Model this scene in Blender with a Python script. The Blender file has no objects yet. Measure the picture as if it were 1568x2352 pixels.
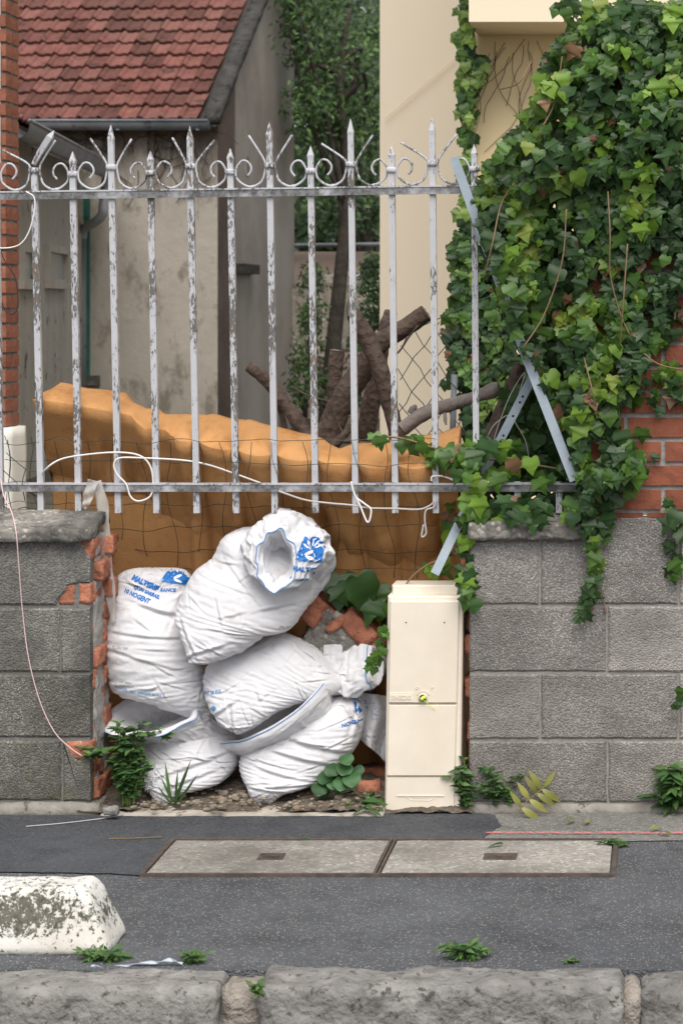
import bpy, bmesh, math, random
import numpy as np
from mathutils import Vector, Matrix, noise
from mathutils.bvhtree import BVHTree

random.seed(7); np.random.seed(7)
R = math.radians
sc = bpy.context.scene
C = sc.collection

# ------------------------------------------------------------------ camera
# Image coordinates (u, v) are measured on a 1568 x 2352 copy of the photograph.
F, U0, V0, CH = 5000.0, 1510.0, 707.0, 1.53
cam = bpy.data.cameras.new('camera'); camo = bpy.data.objects.new('camera', cam); C.objects.link(camo)
camo.location = (0, 0, CH); camo.rotation_euler = (R(90), 0, 0)
cam.sensor_fit = 'VERTICAL'; cam.sensor_height = 36; cam.sensor_width = 24
cam.lens = F / 2352 * 36
cam.shift_x = -(U0 - 784) / 2352; cam.shift_y = -(1176 - V0) / 2352
cam.clip_start = 0.1; cam.clip_end = 2000
cam.dof.use_dof = True; cam.dof.focus_distance = 6.65; cam.dof.aperture_fstop = 9.0
sc.camera = camo
sc.render.resolution_x = 682; sc.render.resolution_y = 1024

# ------------------------------------------------------------------ world, sun, exposure
SUN_EL, SUN_AZ = 56, 168
w = bpy.data.worlds.new('World'); sc.world = w; w.use_nodes = True
wn = w.node_tree.nodes; wl = w.node_tree.links
bg = wn['Background']
sky = wn.new('ShaderNodeTexSky'); sky.sky_type = 'NISHITA'; sky.sun_disc = False
sky.sun_elevation = R(SUN_EL); sky.sun_rotation = R(SUN_AZ); sky.dust_density = 2; sky.air_density = 1.0; sky.ozone_density = 0.6
hs = wn.new('ShaderNodeHueSaturation'); hs.inputs['Saturation'].default_value = 0.28
wl.new(sky.outputs[0], hs.inputs['Color']); wl.new(hs.outputs[0], bg.inputs[0]); bg.inputs[1].default_value = 0.08
sun = bpy.data.lights.new('sun', 'SUN'); sun.energy = 1.5; sun.angle = R(50); sun.color = (1, .95, .88)
suno = bpy.data.objects.new('sun', sun); C.objects.link(suno)
az = R(SUN_AZ)   # azimuth from +Y, clockwise: behind the camera, to its right
suno.rotation_euler = Vector((-math.sin(az) * math.cos(R(SUN_EL)), -math.cos(az) * math.cos(R(SUN_EL)), -math.sin(R(SUN_EL)))).to_track_quat('-Z', 'Y').to_euler()
vs = sc.view_settings; vs.view_transform = 'Standard'; vs.look = 'None'; vs.gamma = 1; vs.use_curve_mapping = False
vs.exposure = 1.15

# ------------------------------------------------------------------ helpers
def P(u, v, Y): return Vector(((u - U0) / F * Y, Y, CH - (v - V0) / F * Y))
def GY(v, z=0.0): return (CH - z) * F / (v - V0)         # depth at which the pixel row meets height z
def G(u, v, z=0.0): return P(u, v, GY(v, z))
def lerp(a, b, t): return a + (b - a) * t
def interp(x, pts):
    if x <= pts[0][0]: return pts[0][1]
    for (a, b), (c, d) in zip(pts, pts[1:]):
        if x <= c: return b + (d - b) * (x - a) / (c - a)
    return pts[-1][1]

def tag(o, label=None, cat=None, group=None, kind=None):
    if label: o['label'] = label
    if cat: o['category'] = cat
    if group: o['group'] = group
    if kind: o['kind'] = kind
    return o
def empty(name, label, cat, loc=(0, 0, 0), group=None):
    o = bpy.data.objects.new(name, None); C.objects.link(o); o.location = loc; o.empty_display_size = .05
    return tag(o, label, cat, group)
def put(o, parent):
    """parent o (already placed in world space) under parent, keeping its place"""
    o.parent = parent
    t = Vector((0, 0, 0)); q = parent
    while q is not None: t += q.location; q = q.parent
    o.location = o.location - t
    return o
def meshobj(name, me, mats, parent=None):
    o = bpy.data.objects.new(name, me); C.objects.link(o)
    if mats and not me.materials:
        for m in (mats if isinstance(mats, (list, tuple)) else [mats]): me.materials.append(m)
    if parent is not None: put(o, parent)
    return o
def mesh(name, vs_, fs, smooth=False):
    me = bpy.data.meshes.new(name); me.from_pydata([tuple(v) for v in vs_], [], [tuple(int(i) for i in f) for f in fs]); me.update()
    if smooth: me.polygons.foreach_set('use_smooth', [True] * len(me.polygons))
    return me
class MB:
    def __init__(s): s.v = []; s.f = []
    def add(s, vs_, fs):
        n = len(s.v); s.v += [Vector(v) for v in vs_]; s.f += [tuple(i + n for i in f) for f in fs]; return s
    def box(s, a, b):
        x0, y0, z0 = a; x1, y1, z1 = b
        return s.add([(x0,y0,z0),(x1,y0,z0),(x1,y1,z0),(x0,y1,z0),(x0,y0,z1),(x1,y0,z1),(x1,y1,z1),(x0,y1,z1)],
                     [(0,3,2,1),(4,5,6,7),(0,1,5,4),(1,2,6,5),(2,3,7,6),(3,0,4,7)])
    def sweep(s, pts, rad, n=8, closed_ends=True, prof=None):
        """tube along pts; rad number/list; prof optional list of (a,b) offsets"""
        pts = [Vector(p) for p in pts]; N = len(pts)
        rr = rad if isinstance(rad, (list, tuple)) else [rad] * N
        prof = prof or [(math.cos(2*math.pi*k/n), math.sin(2*math.pi*k/n)) for k in range(n)]
        n = len(prof); base = len(s.v); up = None
        for i, p in enumerate(pts):
            t = (pts[min(i+1, N-1)] - pts[max(i-1, 0)]).normalized()
            if up is None:
                up = Vector((0, -1, 0)) if abs(t.y) < .9 else Vector((0, 0, 1))
            a = t.cross(up)
            a = a.normalized() if a.length > 1e-6 else t.orthogonal().normalized()
            up = a.cross(t).normalized()
            for (x, y) in prof: s.v.append(p + a * (x * rr[i]) + up * (y * rr[i]))
        for i in range(N - 1):
            for k in range(n):
                a0 = base + i*n + k; a1 = base + i*n + (k+1) % n
                s.f.append((a0, a1, a1 + n, a0 + n))
        if closed_ends:
            s.f.append(tuple(base + k for k in reversed(range(n)))); s.f.append(tuple(base + (N-1)*n + k for k in range(n)))
        return s
    def build(s, name, mat, parent=None, smooth=False):
        return meshobj(name, mesh(name, s.v, s.f, smooth), mat, parent)
def spline(pts, per=6):
    """Catmull-Rom through pts (any tuples), per samples a span"""
    p = np.array([tuple(q) for q in pts], float); p = np.vstack([2*p[0]-p[1], p, 2*p[-1]-p[-2]]); out = []
    for i in range(1, len(p) - 2):
        for k in range(per):
            t = k / per
            out.append(.5*((2*p[i]) + (-p[i-1]+p[i+1])*t + (2*p[i-1]-5*p[i]+4*p[i+1]-p[i+2])*t*t + (-p[i-1]+3*p[i]-3*p[i+1]+p[i+2])*t**3))
    out.append(p[-2]); return np.array(out)
def vsp(pts, per=6): return [Vector(q) for q in spline(pts, per)]

def rough_box(a, b, step, rad=.005, amp=.003, freq=25, seed=0, skip=(), cut=None):
    """box a..b with rounded edges and noise; returns MB (verts shared)"""
    a = Vector(a); b = Vector(b); c = (a + b) / 2; h = (b - a) / 2
    nn = [max(1, int(round(2*h[i]/step))) for i in range(3)]
    idx = {}; m = MB(); sv = Vector((seed*3.1, seed*1.7, seed*.9))
    def vid(i, j, k):
        key = (i, j, k)
        if key in idx: return idx[key]
        p = Vector([-h[q] + 2*h[q]*key[q]/nn[q] for q in range(3)])
        inner = Vector([max(-h[q]+rad, min(h[q]-rad, p[q])) for q in range(3)])
        d = p - inner
        if d.length > 1e-9: p = inner + d.normalized() * rad
        nrm = (d.normalized() if d.length > 1e-9 else p.normalized())
        wp = c + p
        nv = noise.noise_vector(wp*freq + sv) * amp + noise.noise_vector(wp*freq*2.7 + sv) * amp*.45
        p = c + p + nv
        if cut: p = cut(p)
        idx[key] = len(m.v); m.v.append(p); return idx[key]
    for ax in range(3):
        o1, o2 = (ax+1) % 3, (ax+2) % 3
        for side in (0, nn[ax]):
            for i in range(nn[o1]):
                for j in range(nn[o2]):
                    q = []
                    for di, dj in ((0,0),(1,0),(1,1),(0,1)):
                        k = [0,0,0]; k[ax] = side; k[o1] = i+di; k[o2] = j+dj; q.append(vid(*k))
                    m.f.append(tuple(q) if side else tuple(reversed(q)))
    return m

def slab(poly, y0, y1, bev=.004, jit=0.0):
    """extruded polygon in X-Z (list of (x,z), counter-clockwise seen from the front), bevelled front edge"""
    n = len(poly); m = MB(); cx = sum(p[0] for p in poly)/n; cz = sum(p[1] for p in poly)/n
    ins = []
    for i in range(n):
        p0, p1, p2 = Vector(poly[i-1]), Vector(poly[i]), Vector(poly[(i+1) % n])
        e1 = (p1-p0).normalized(); e2 = (p2-p1).normalized()
        nn_ = (Vector((-e1.y, e1.x)) + Vector((-e2.y, e2.x))); nn_ = nn_.normalized() if nn_.length > 1e-6 else Vector((0, 0))
        ins.append(p1 + nn_ * bev)
    for p in poly: m.v.append(Vector((p[0], y1, p[1])))
    for p in poly: m.v.append(Vector((p[0], y0+bev*.8, p[1])))
    for p in ins: m.v.append(Vector((p[0], y0 + random.uniform(-jit, jit), p[1])))
    for i in range(n):
        j = (i+1) % n
        m.f.append((i, j, n+j, n+i)[::-1]); m.f.append((n+i, n+j, 2*n+j, 2*n+i)[::-1])
    m.f.append(tuple(2*n+i for i in range(n))); m.f.append(tuple(reversed(range(n))))
    for k, f in enumerate(m.f): m.f[k] = tuple(f)
    return m

# ------------------------------------------------------------------ materials
class NT:
    def __init__(s, name):
        s.m = bpy.data.materials.new(name); s.m.use_nodes = True; s.t = s.m.node_tree; s.n = s.t.nodes; s.l = s.t.links
        s.b = s.n['Principled BSDF']; g = s.n.new('ShaderNodeNewGeometry'); s.pos = g.outputs['Position']; s.geo = g
    def node(s, typ, ins=None, **kw):
        n = s.n.new(typ)
        for k, v in kw.items(): setattr(n, k, v)
        for k, v in (ins or {}).items(): s.set(n.inputs[k], v)
        return n
    def set(s, sock, v):
        if isinstance(v, bpy.types.NodeSocket): s.l.new(v, sock)
        elif isinstance(v, (tuple, list)) and len(v) == 3 and sock.type == 'RGBA': sock.default_value = (*v, 1)
        else: sock.default_value = v
    def vec(s, sc_=(1, 1, 1), off=(0, 0, 0), src=None):
        n = s.node('ShaderNodeMapping', {'Vector': src or s.pos, 'Scale': sc_, 'Location': off}); return n.outputs[0]
    def noise(s, scale, detail=4, rough=.55, v=None, dist=0.0):
        return s.node('ShaderNodeTexNoise', {'Vector': v or s.pos, 'Scale': scale, 'Detail': detail, 'Roughness': rough, 'Distortion': dist}).outputs['Fac']
    def voro(s, scale, v=None, feature='F1', out='Distance', rnd=1.0):
        return s.node('ShaderNodeTexVoronoi', {'Vector': v or s.pos, 'Scale': scale, 'Randomness': rnd}, feature=feature).outputs[out]
    def ramp(s, f, stops, mode='LINEAR'):
        n = s.node('ShaderNodeValToRGB', {'Fac': f}); cr = n.color_ramp; cr.interpolation = mode
        while len(cr.elements) < len(stops): cr.elements.new(.5)
        for e, (p, c) in zip(cr.elements, stops):
            e.position = p; e.color = (*c, 1) if isinstance(c, (tuple, list)) else (c, c, c, 1)
        return n.outputs[0]
    def mix(s, f, a, b, mode='MIX'):
        n = s.node('ShaderNodeMix', data_type='RGBA', blend_type=mode)
        s.set(n.inputs[0], f); s.set(n.inputs[6], a); s.set(n.inputs[7], b); return n.outputs[2]
    def math(s, op, a, b=0.0, c=0.0):
        n = s.node('ShaderNodeMath', operation=op); s.set(n.inputs[0], a); s.set(n.inputs[1], b); s.set(n.inputs[2], c); return n.outputs[0]
    def sep(s, v=None):
        return s.node('ShaderNodeSeparateXYZ', {0: v or s.pos}).outputs
    def rnd(s): return s.node('ShaderNodeObjectInfo').outputs['Random']
    def out(s, col, rough=.8, h=None, hs=.5, hd=.01, spec=.35, metal=0.0, **kw):
        s.set(s.b.inputs['Base Color'], col); s.set(s.b.inputs['Roughness'], rough); s.set(s.b.inputs['Metallic'], metal)
        s.set(s.b.inputs['Specular IOR Level'], spec)
        if h is not None:
            bn = s.node('ShaderNodeBump', {'Height': h, 'Strength': hs, 'Distance': hd}); s.l.new(bn.outputs[0], s.b.inputs['Normal'])
        for k, v in kw.items(): s.set(s.b.inputs[k], v)
        return s.m
def gray(c): return (c, c, c)

def m_aggregate(name, lo, hi, speck, scale=115, dirt=(.10, .095, .085), dirtamt=.5, moss=0.0, spk=.80):
    """washed-aggregate concrete: matrix with small stones"""
    t = NT(name); cell = t.voro(scale, out='Color'); cs = t.node('ShaderNodeSeparateColor', {0: cell}).outputs
    d = t.voro(scale)
    base = t.mix(cs[0], lo, hi)
    isl = t.math('MULTIPLY', t.ramp(cs[1], [(spk, 0), (spk+.02, 1)], 'CONSTANT'), t.ramp(d, [(.35, 1), (.55, 0)]))
    col = t.mix(isl, base, speck)
    big = t.noise(3.2, 5, .6); col = t.mix(t.ramp(big, [(.42, 0), (.66, dirtamt)]), col, dirt)
    col = t.mix(t.ramp(t.noise(11, 4), [(.35, .25), (.6, 0)]), col, tuple(x*.62 for x in lo))
    z = t.sep()[2]
    if moss:
        mm = t.math('MULTIPLY', t.ramp(t.noise(5, 5, .65, t.vec(off=(3, 1, 2))), [(.42, 0), (.7, moss)]), t.ramp(z, [(0, 1), (.55, 0)]))
        col = t.mix(mm, col, (.085, .085, .03))
    v = t.rnd(); col = t.mix(1.0, col, t.ramp(v, [(0, .74), (1, 1.16)]), 'MULTIPLY')
    hgt = t.math('ADD', t.math('MULTIPLY', d, -1), t.math('MULTIPLY', t.noise(40, 3), .8))
    return t.out(col, .92, hgt, .75, .004, .2)

def m_rough(name, a, b, scale=8, detail=6, rough=.9, bump=.5, bd=.006, bscale=60, spots=None, spotscale=14, spotth=.62, rndv=.18, c=None, cscale=2.0, stretch=None):
    t = NT(name); v = t.vec(stretch) if stretch else None
    col = t.mix(t.ramp(t.noise(scale, detail, .6, v), [(.3, 0), (.7, 1)]), a, b)
    if c: col = t.mix(t.ramp(t.noise(cscale, 5, .65, t.vec(off=(5, 3, 1))), [(.45, 0), (.68, .85)]), col, c)
    if spots: col = t.mix(t.ramp(t.noise(spotscale, 5, .7, t.vec(off=(9, 2, 4))), [(spotth, 0), (spotth+.06, 1)]), col, spots)
    col = t.mix(1.0, col, t.ramp(t.rnd(), [(0, 1-rndv), (1, 1+rndv*.6)]), 'MULTIPLY')
    h = t.math('ADD', t.noise(bscale, 4, .6), t.math('MULTIPLY', t.noise(bscale*.25, 3), 1.2))
    return t.out(col, rough, h, bump, bd, .25)

def m_plain(name, col, rough=.6, spec=.4, metal=0.0, var=.12, bump=.0, **kw):
    t = NT(name); c = t.mix(t.noise(9, 4), tuple(x*(1-var) for x in col), tuple(min(1, x*(1+var)) for x in col))
    return t.out(c, rough, t.noise(80, 3) if bump else None, bump, .003, spec, metal, **kw)

def m_leaf(name, a, b, rough=.42, tr=.12):
    t = NT(name); f = t.noise(14, 2); col = t.mix(t.ramp(f, [(.3, 0), (.7, 1)]), a, b)
    col = t.mix(1.0, col, t.ramp(t.rnd(), [(0, .7), (1, 1.25)]), 'MULTIPLY')
    t.out(col, rough, t.noise(160, 2), .15, .002, .35)
    tl = t.node('ShaderNodeBsdfTranslucent', {'Color': t.mix(.5, col, (.22, .34, .03))}); ms = t.node('ShaderNodeMixShader', {0: tr})
    o = t.n['Material Output']; t.l.new(t.b.outputs[0], ms.inputs[1]); t.l.new(tl.outputs[0], ms.inputs[2]); t.l.new(ms.outputs[0], o.inputs[0])
    return t.m

M = {}
def mk_materials():
    M['block'] = m_aggregate('block_concrete', (.235, .215, .20), (.385, .36, .338), (.56, .54, .5), 175, moss=.4, dirtamt=.6)
    M['block_old'] = m_aggregate('block_concrete_old', (.15, .142, .13), (.29, .277, .252), (.50, .48, .43), 175, dirt=(.05, .05, .048), dirtamt=.75, moss=.8)
    M['coping'] = m_aggregate('coping_concrete', (.16, .15, .135), (.32, .30, .27), (.45, .42, .38), 70, dirt=(.035, .035, .032), dirtamt=.9)
    M['mortar'] = m_rough('mortar', (.24, .225, .205), (.36, .34, .315), 20, bump=.6)
    M['mortar_dark'] = m_rough('mortar_dark', (.13, .122, .113), (.22, .21, .195), 20, bump=.6)
    M['footing'] = m_rough('footing_concrete', (.19, .175, .155), (.33, .305, .27), 14, spots=(.09, .09, .07), spotth=.58, bump=.7)
    M['brick_raw'] = m_rough('broken_brick', (.36, .135, .078), (.50, .215, .135), 25, bump=.9, bd=.008, spots=(.55, .48, .42), spotscale=22, spotth=.66, c=(.22, .075, .05), cscale=12)
    M['brick_face'] = m_rough('faced_brick', (.20, .066, .04), (.29, .10, .058), 18, bump=.4, spots=(.09, .05, .035), spotscale=60, spotth=.68)
    M['brick_far'] = m_rough('quoin_brick', (.23, .085, .055), (.31, .125, .08), 12, bump=.3, spots=(.12, .06, .04), spotscale=20, spotth=.64)
    M['soil'] = m_rough('rubble_soil', (.10, .08, .06), (.22, .185, .145), 30, bump=1, bd=.02, spots=(.36, .32, .27), spotscale=60, spotth=.6)
    M['pale_conc'] = m_rough('pale_concrete', (.36, .32, .265), (.55, .50, .43), 14, bump=.8, spots=(.17, .15, .12), spotth=.6)
    M['yard'] = m_rough('yard_soil', (.06, .055, .04), (.12, .105, .08), 3, bump=.6, bd=.03)
    # asphalt
    for nm, lo, hi, sp, sc_, spk in (('asphalt_old', (.058, .061, .068), (.108, .113, .122), (.36, .35, .33), 175, .78), ('asphalt_new', (.036, .038, .043), (.078, .082, .09), (.17, .17, .17), 140, .93),
                                    ('asphalt_grey', (.12, .118, .11), (.20, .195, .18), (.36, .34, .31), 110, .82)):
        t = NT(nm); vv = t.vec((1, 1, 1)); cs = t.node('ShaderNodeSeparateColor', {0: t.voro(sc_, vv, out='Color')}).outputs; d = t.voro(sc_, vv)
        col = t.mix(cs[0], lo, hi)
        col = t.mix(t.ramp(t.noise(2.2, 5, .6), [(.35, 0), (.7, .55)]), col, tuple(x*1.45 for x in hi))
        col = t.mix(t.ramp(t.noise(6, 4, .6), [(.3, .45), (.5, 0)]), col, tuple(x*.7 for x in lo))
        isl = t.math('MULTIPLY', t.ramp(cs[1], [(spk, 0), (spk+.02, 1)], 'CONSTANT'), t.ramp(d, [(.3, 1), (.5, 0)]))
        warm = t.mix(cs[2], sp, (sp[0]*.9, sp[1]*.78, sp[2]*.62))
        col = t.mix(isl, col, warm)
        h = t.math('MULTIPLY', d, -1.0)
        M[nm] = t.out(col, .85, h, .9, .006, .3)
    M['kerb'] = m_rough('kerb_stone', (.115, .109, .102), (.31, .298, .28), 14, 9, bump=.9, bd=.013, bscale=42, spots=(.085, .078, .07), spotscale=38, spotth=.57, c=(.19, .18, .168), cscale=5)
    M['kerb_fill'] = m_rough('kerb_mortar', (.20, .175, .15), (.34, .30, .26), 30, bump=1, bd=.012, bscale=80)
    # white paint with lichen
    t = NT('flaking_white_paint'); x, y, z = t.sep()
    nz = t.noise(75, 5, .75); patch = t.noise(4.5, 3, .5, t.vec(off=(1, 4, .35)))
    bandz = t.math('SUBTRACT', .15, t.math('MULTIPLY', t.math('ABSOLUTE', t.math('SUBTRACT', z, .085)), 2.6))
    th = t.math('ADD', t.math('ADD', nz, bandz), t.math('MULTIPLY', t.math('SUBTRACT', patch, .5), .55))
    col = t.mix(t.ramp(t.noise(6), [(.3, 0), (.7, 1)]), (.58, .545, .48), (.66, .65, .62))
    col = t.mix(t.ramp(th, [(.58, 0), (.62, 1)]), col, t.mix(t.noise(60), (.05, .05, .035), (.20, .19, .15)))
    col = t.mix(t.ramp(t.noise(75, 4, .65), [(.60, 0), (.64, .9)]), col, (.07, .065, .05))
    M['block_white'] = t.out(col, .8, t.math('SUBTRACT', t.noise(60, 4), t.ramp(th, [(.58, 0), (.62, 1)])), .5, .004, .3)
    # iron paint
    t = NT('flaking_iron_paint'); st = t.vec((1, 1, .3)); ch = t.noise(170, 5, .7, st); big = t.noise(9, 3, .6, t.vec((1, 1, .5)))
    th = t.math('ADD', ch, t.math('MULTIPLY', t.math('SUBTRACT', big, .5), .9))
    col = t.mix(t.noise(30), (.40, .405, .43), (.52, .52, .545))
    under = t.mix(t.ramp(t.noise(40, 3), [(.55, 0), (.68, 1)]), (.12, .115, .11), (.17, .10, .06))
    fl = t.ramp(th, [(.57, 0), (.60, 1)]); col = t.mix(fl, col, under)
    rz = t.ramp(t.noise(16, 4, .6, t.vec(off=(2, 7, 1))), [(.69, 0), (.75, .7)]); col = t.mix(rz, col, (.16, .08, .04))
    M['iron'] = t.out(col, .55, t.math('MULTIPLY', fl, -1), .6, .002, .4)
    t = NT('worn_rail_paint'); ch = t.noise(50, 6, .7); col = t.mix(t.ramp(ch, [(.42, 0), (.6, 1)]), (.20, .20, .205), (.09, .088, .085))
    col = t.mix(t.ramp(t.noise(8, 4, .65), [(.52, 0), (.64, .8)]), col, (.47, .47, .5))
    M['rail'] = t.out(col, .6, ch, .4, .002, .35)
    M['steel_blue'] = m_rough('blue_grey_steel', (.25, .30, .345), (.33, .38, .43), 10, rough=.5, bump=.15, spots=(.12, .10, .09), spotscale=40, spotth=.68)
    # foam
    t = NT('foam'); n1 = t.noise(5, 5, .6); col = t.mix(t.ramp(n1, [(.3, 0), (.7, 1)]), (.44, .22, .086), (.54, .29, .12))
    col = t.mix(t.ramp(t.noise(9, 6, .7, t.vec(off=(4, 0, 2))), [(.52, 0), (.70, .75)]), col, (.32, .135, .042))
    col = t.mix(t.ramp(t.noise(45, 4, .6), [(.68, 0), (.75, .55)]), col, (.30, .2, .12))
    M['foam'] = t.out(col, .95, t.math('ADD', t.noise(150, 3, .6), t.math('MULTIPLY', t.noise(22, 5), 2)), .35, .006, .1)
    # sack
    t = NT('woven_sack'); x, y, z = t.sep()
    wv = t.math('ADD', t.math('SINE', t.math('MULTIPLY', t.math('ADD', x, z), 1300)), t.math('SINE', t.math('MULTIPLY', t.math('SUBTRACT', z, x), 1300)))
    col = t.mix(t.ramp(t.noise(5, 5, .6), [(.35, 0), (.75, 1)]), (.77, .765, .79), (.67, .665, .69))
    col = t.mix(t.ramp(t.noise(13, 6, .7, t.vec(off=(2, 2, 8))), [(.56, 0), (.74, .5)]), col, (.42, .385, .345))
    col = t.mix(t.ramp(t.noise(45, 4, .7), [(.73, 0), (.78, .6)]), col, (.25, .22, .2))
    rg = t.math('ABSOLUTE', t.math('SUBTRACT', t.noise(9, 3, .5, None, .6), .5)); rg2 = t.math('ABSOLUTE', t.math('SUBTRACT', t.noise(22, 3, .5, t.vec((1, 1, 1.6), (4, 1, 2)), .5), .5))
    h = t.math('ADD', t.math('ADD', t.math('MULTIPLY', wv, .10), t.math('MULTIPLY', t.noise(30, 4, .6), .7)), t.math('ADD', t.math('MULTIPLY', rg, -3), t.math('MULTIPLY', rg2, -2)))
    M['sack'] = t.out(col, .5, h, .8, .006, .35)
    M['sack_in'] = m_rough('sack_lining', (.66, .655, .68), (.74, .735, .76), 12, bump=.25, rough=.35, rndv=0)
    M['blue'] = m_plain('blue_print', (.012, .14, .44), .5)
    M['blue_faint'] = m_plain('faded_blue_print', (.10, .27, .52), .5)
    M['print_gray'] = m_plain('grey_print', (.33, .33, .35), .6)
    M['hem'] = m_plain('blue_hem_thread', (.08, .24, .50), .6)
    M['thread'] = m_plain('white_thread', (.80, .80, .82), .6)
    M['cream'] = m_rough('cream_polyester', (.74, .665, .555), (.76, .685, .575), 3, rough=.5, bump=.06, bscale=200, bd=.002, spots=(.45, .38, .30), spotscale=85, spotth=.74, rndv=.02, c=(.66, .58, .47), cscale=2.5)
    M['dark'] = m_plain('dark_hole', (.012, .012, .012), .8)
    M['yellow_seal'] = m_plain('yellow_green_seal', (.55, .75, .06), .4)
    M['cover'] = m_aggregate('hatch_concrete', (.29, .27, .24), (.44, .415, .375), (.58, .55, .5), 90, dirt=(.13, .12, .10), dirtamt=.6)
    M['rust'] = m_rough('rusty_steel', (.055, .045, .04), (.12, .09, .075), 30, rough=.7, bump=.4)
    t = NT('pink_marking'); al = t.ramp(t.noise(70, 5, .7), [(.38, 0), (.58, 1)]); al = t.math('MULTIPLY', al, .62)
    t.out((.80, .22, .22), .8); t.set(t.b.inputs['Alpha'], al); M['pink'] = t.m
    # plaster of the houses
    t = NT('stained_tan_plaster'); n1 = t.noise(1.3, 7, .68); n2 = t.noise(4.5, 6, .7, t.vec((1, 1, .55)))
    col = t.mix(t.ramp(n1, [(.3, 0), (.7, 1)]), (.40, .365, .318), (.51, .47, .415))
    col = t.mix(t.ramp(n2, [(.52, 0), (.64, .75)]), col, (.20, .17, .14))
    z = t.sep()[2]; cre = t.noise(3, 7, .75, t.vec((1, 1, .35), (3, 0, 1)))
    cre2 = t.math('ADD', cre, t.math('MULTIPLY', t.math('SUBTRACT', z, 2.75), .28))
    col = t.mix(t.ramp(cre2, [(.47, 0), (.68, .85)]), col, (.14, .11, .09))
    M['plaster_tan'] = t.out(col, .95, t.noise(9, 6, .6), .5, .02, .1)
    M['plaster_gable'] = m_rough('grey_gable_plaster', (.29, .26, .225), (.39, .355, .31), .9, bump=.3, bd=.02, bscale=6, stretch=(1, 1, .12), c=(.24, .205, .178), cscale=.8)
    M['plaster_brown'] = m_rough('brown_corner_render', (.10, .072, .056), (.165, .125, .10), 2, bump=.5, bd=.02, bscale=9)
    M['plaster_grey'] = m_rough('weathered_grey_plaster', (.42, .395, .35), (.55, .52, .465), 3, bump=.5, bd=.02, bscale=8, stretch=(1, 1, .2), spots=(.065, .06, .055), spotscale=3.5, spotth=.60)
    M['plaster_white'] = m_rough('flaking_white_plaster', (.62, .59, .54), (.72, .69, .64), 4, bump=.3, spots=(.25, .22, .19), spotscale=6, spotth=.66)
    M['plaster_pale'] = m_rough('pale_beige_plaster', (.74, .655, .53), (.79, .705, .58), .8, bump=.08, bscale=30, rndv=.02, stretch=(1, 1, .15))
    M['plaster_yellow'] = m_rough('yellow_plaster', (.86, .68, .40), (.89, .72, .44), 1.2, bump=.1, bscale=40, rndv=.02)
    M['plaster_cream'] = m_rough('cream_ledge_plaster', (.78, .68, .50), (.81, .71, .54), 1.2, bump=.08, rndv=.02)
    M['plaster_pink'] = m_rough('pink_low_wall', (.44, .34, .29), (.52, .42, .36), 1.5, bump=.2)
    M['tile'] = m_rough('red_roof_tile', (.125, .050, .040), (.215, .088, .072), 7, bump=.4, bscale=30, spots=(.075, .045, .038), spotscale=5.0, spotth=.58, rndv=.4, c=(.16, .08, .065), cscale=1.1)
    M['verge'] = m_rough('dark_verge_cement', (.045, .042, .04), (.10, .095, .09), 5, bump=1, bd=.03, bscale=12, spots=(.03, .03, .028), spotscale=9, spotth=.55)
    M['zinc'] = m_rough('zinc_gutter', (.13, .145, .165), (.24, .26, .285), 3, rough=.45, bump=.1, stretch=(1, 1, .3), spots=(.07, .07, .075), spotscale=5, spotth=.6)
    M['zinc_light'] = m_plain('pale_zinc_pipe', (.34, .36, .39), .45)
    M['teal'] = m_rough('teal_shutter_paint', (.03, .15, .12), (.05, .20, .165), 8, rough=.6, bump=.1, rndv=.05)
    M['glass'] = m_plain('dusty_window_glass', (.30, .33, .32), .25)
    M['wood_dark'] = m_plain('dark_timber', (.05, .04, .032), .8)
    # timber and plants
    t = NT('log_bark'); col = t.mix(t.ramp(t.noise(30, 6, .65, t.vec((1, 1, .6))), [(.3, 0), (.7, 1)]), (.055, .040, .033), (.14, .10, .08))
    col = t.mix(t.ramp(t.noise(9, 4), [(.52, 0), (.7, .65)]), col, (.13, .105, .085))
    M['bark'] = t.out(col, .9, t.math('ADD', t.noise(70, 5, .7, t.vec((1, 1, 1))), t.voro(45)), .9, .008, .2)
    M['bark_grey'] = m_rough('grey_log_bark', (.15, .125, .115), (.26, .225, .205), 22, bump=.7, spots=(.07, .055, .05), spotscale=30, spotth=.64)
    M['cut'] = m_rough('grey_cut_wood', (.10, .085, .072), (.22, .185, .155), 50, bump=.6)
    M['cut_fresh'] = m_rough('torn_orange_wood', (.26, .13, .06), (.42, .26, .14), 60, bump=.8)
    M['trunk_far'] = m_rough('far_tree_bark', (.05, .042, .034), (.10, .085, .07), 6, bump=.6, bd=.03, bscale=15)
    M['stem'] = m_plain('ivy_stem', (.20, .13, .07), .7)
    M['stem_green'] = m_plain('green_stem', (.12, .17, .05), .6)
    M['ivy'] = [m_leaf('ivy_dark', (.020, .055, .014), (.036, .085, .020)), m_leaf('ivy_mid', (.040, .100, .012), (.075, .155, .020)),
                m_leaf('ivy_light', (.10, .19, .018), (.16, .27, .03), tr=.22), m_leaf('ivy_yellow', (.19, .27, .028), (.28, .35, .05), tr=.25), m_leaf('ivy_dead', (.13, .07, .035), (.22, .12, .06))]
    M['ivy_back'] = [m_leaf('far_ivy_dark', (.020, .052, .016), (.038, .085, .024)), m_leaf('far_ivy_mid', (.045, .105, .022), (.085, .17, .032)), m_leaf('far_ivy_light', (.12, .20, .04), (.19, .28, .06)), m_leaf('far_ivy_rust', (.10, .05, .025), (.16, .08, .04))]
    M['weed'] = [m_leaf('weed_mid', (.035, .085, .024), (.058, .12, .036)), m_leaf('weed_light', (.065, .135, .035), (.10, .17, .05)), m_leaf('weed_dark', (.022, .058, .02), (.035, .082, .03))]
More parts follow.
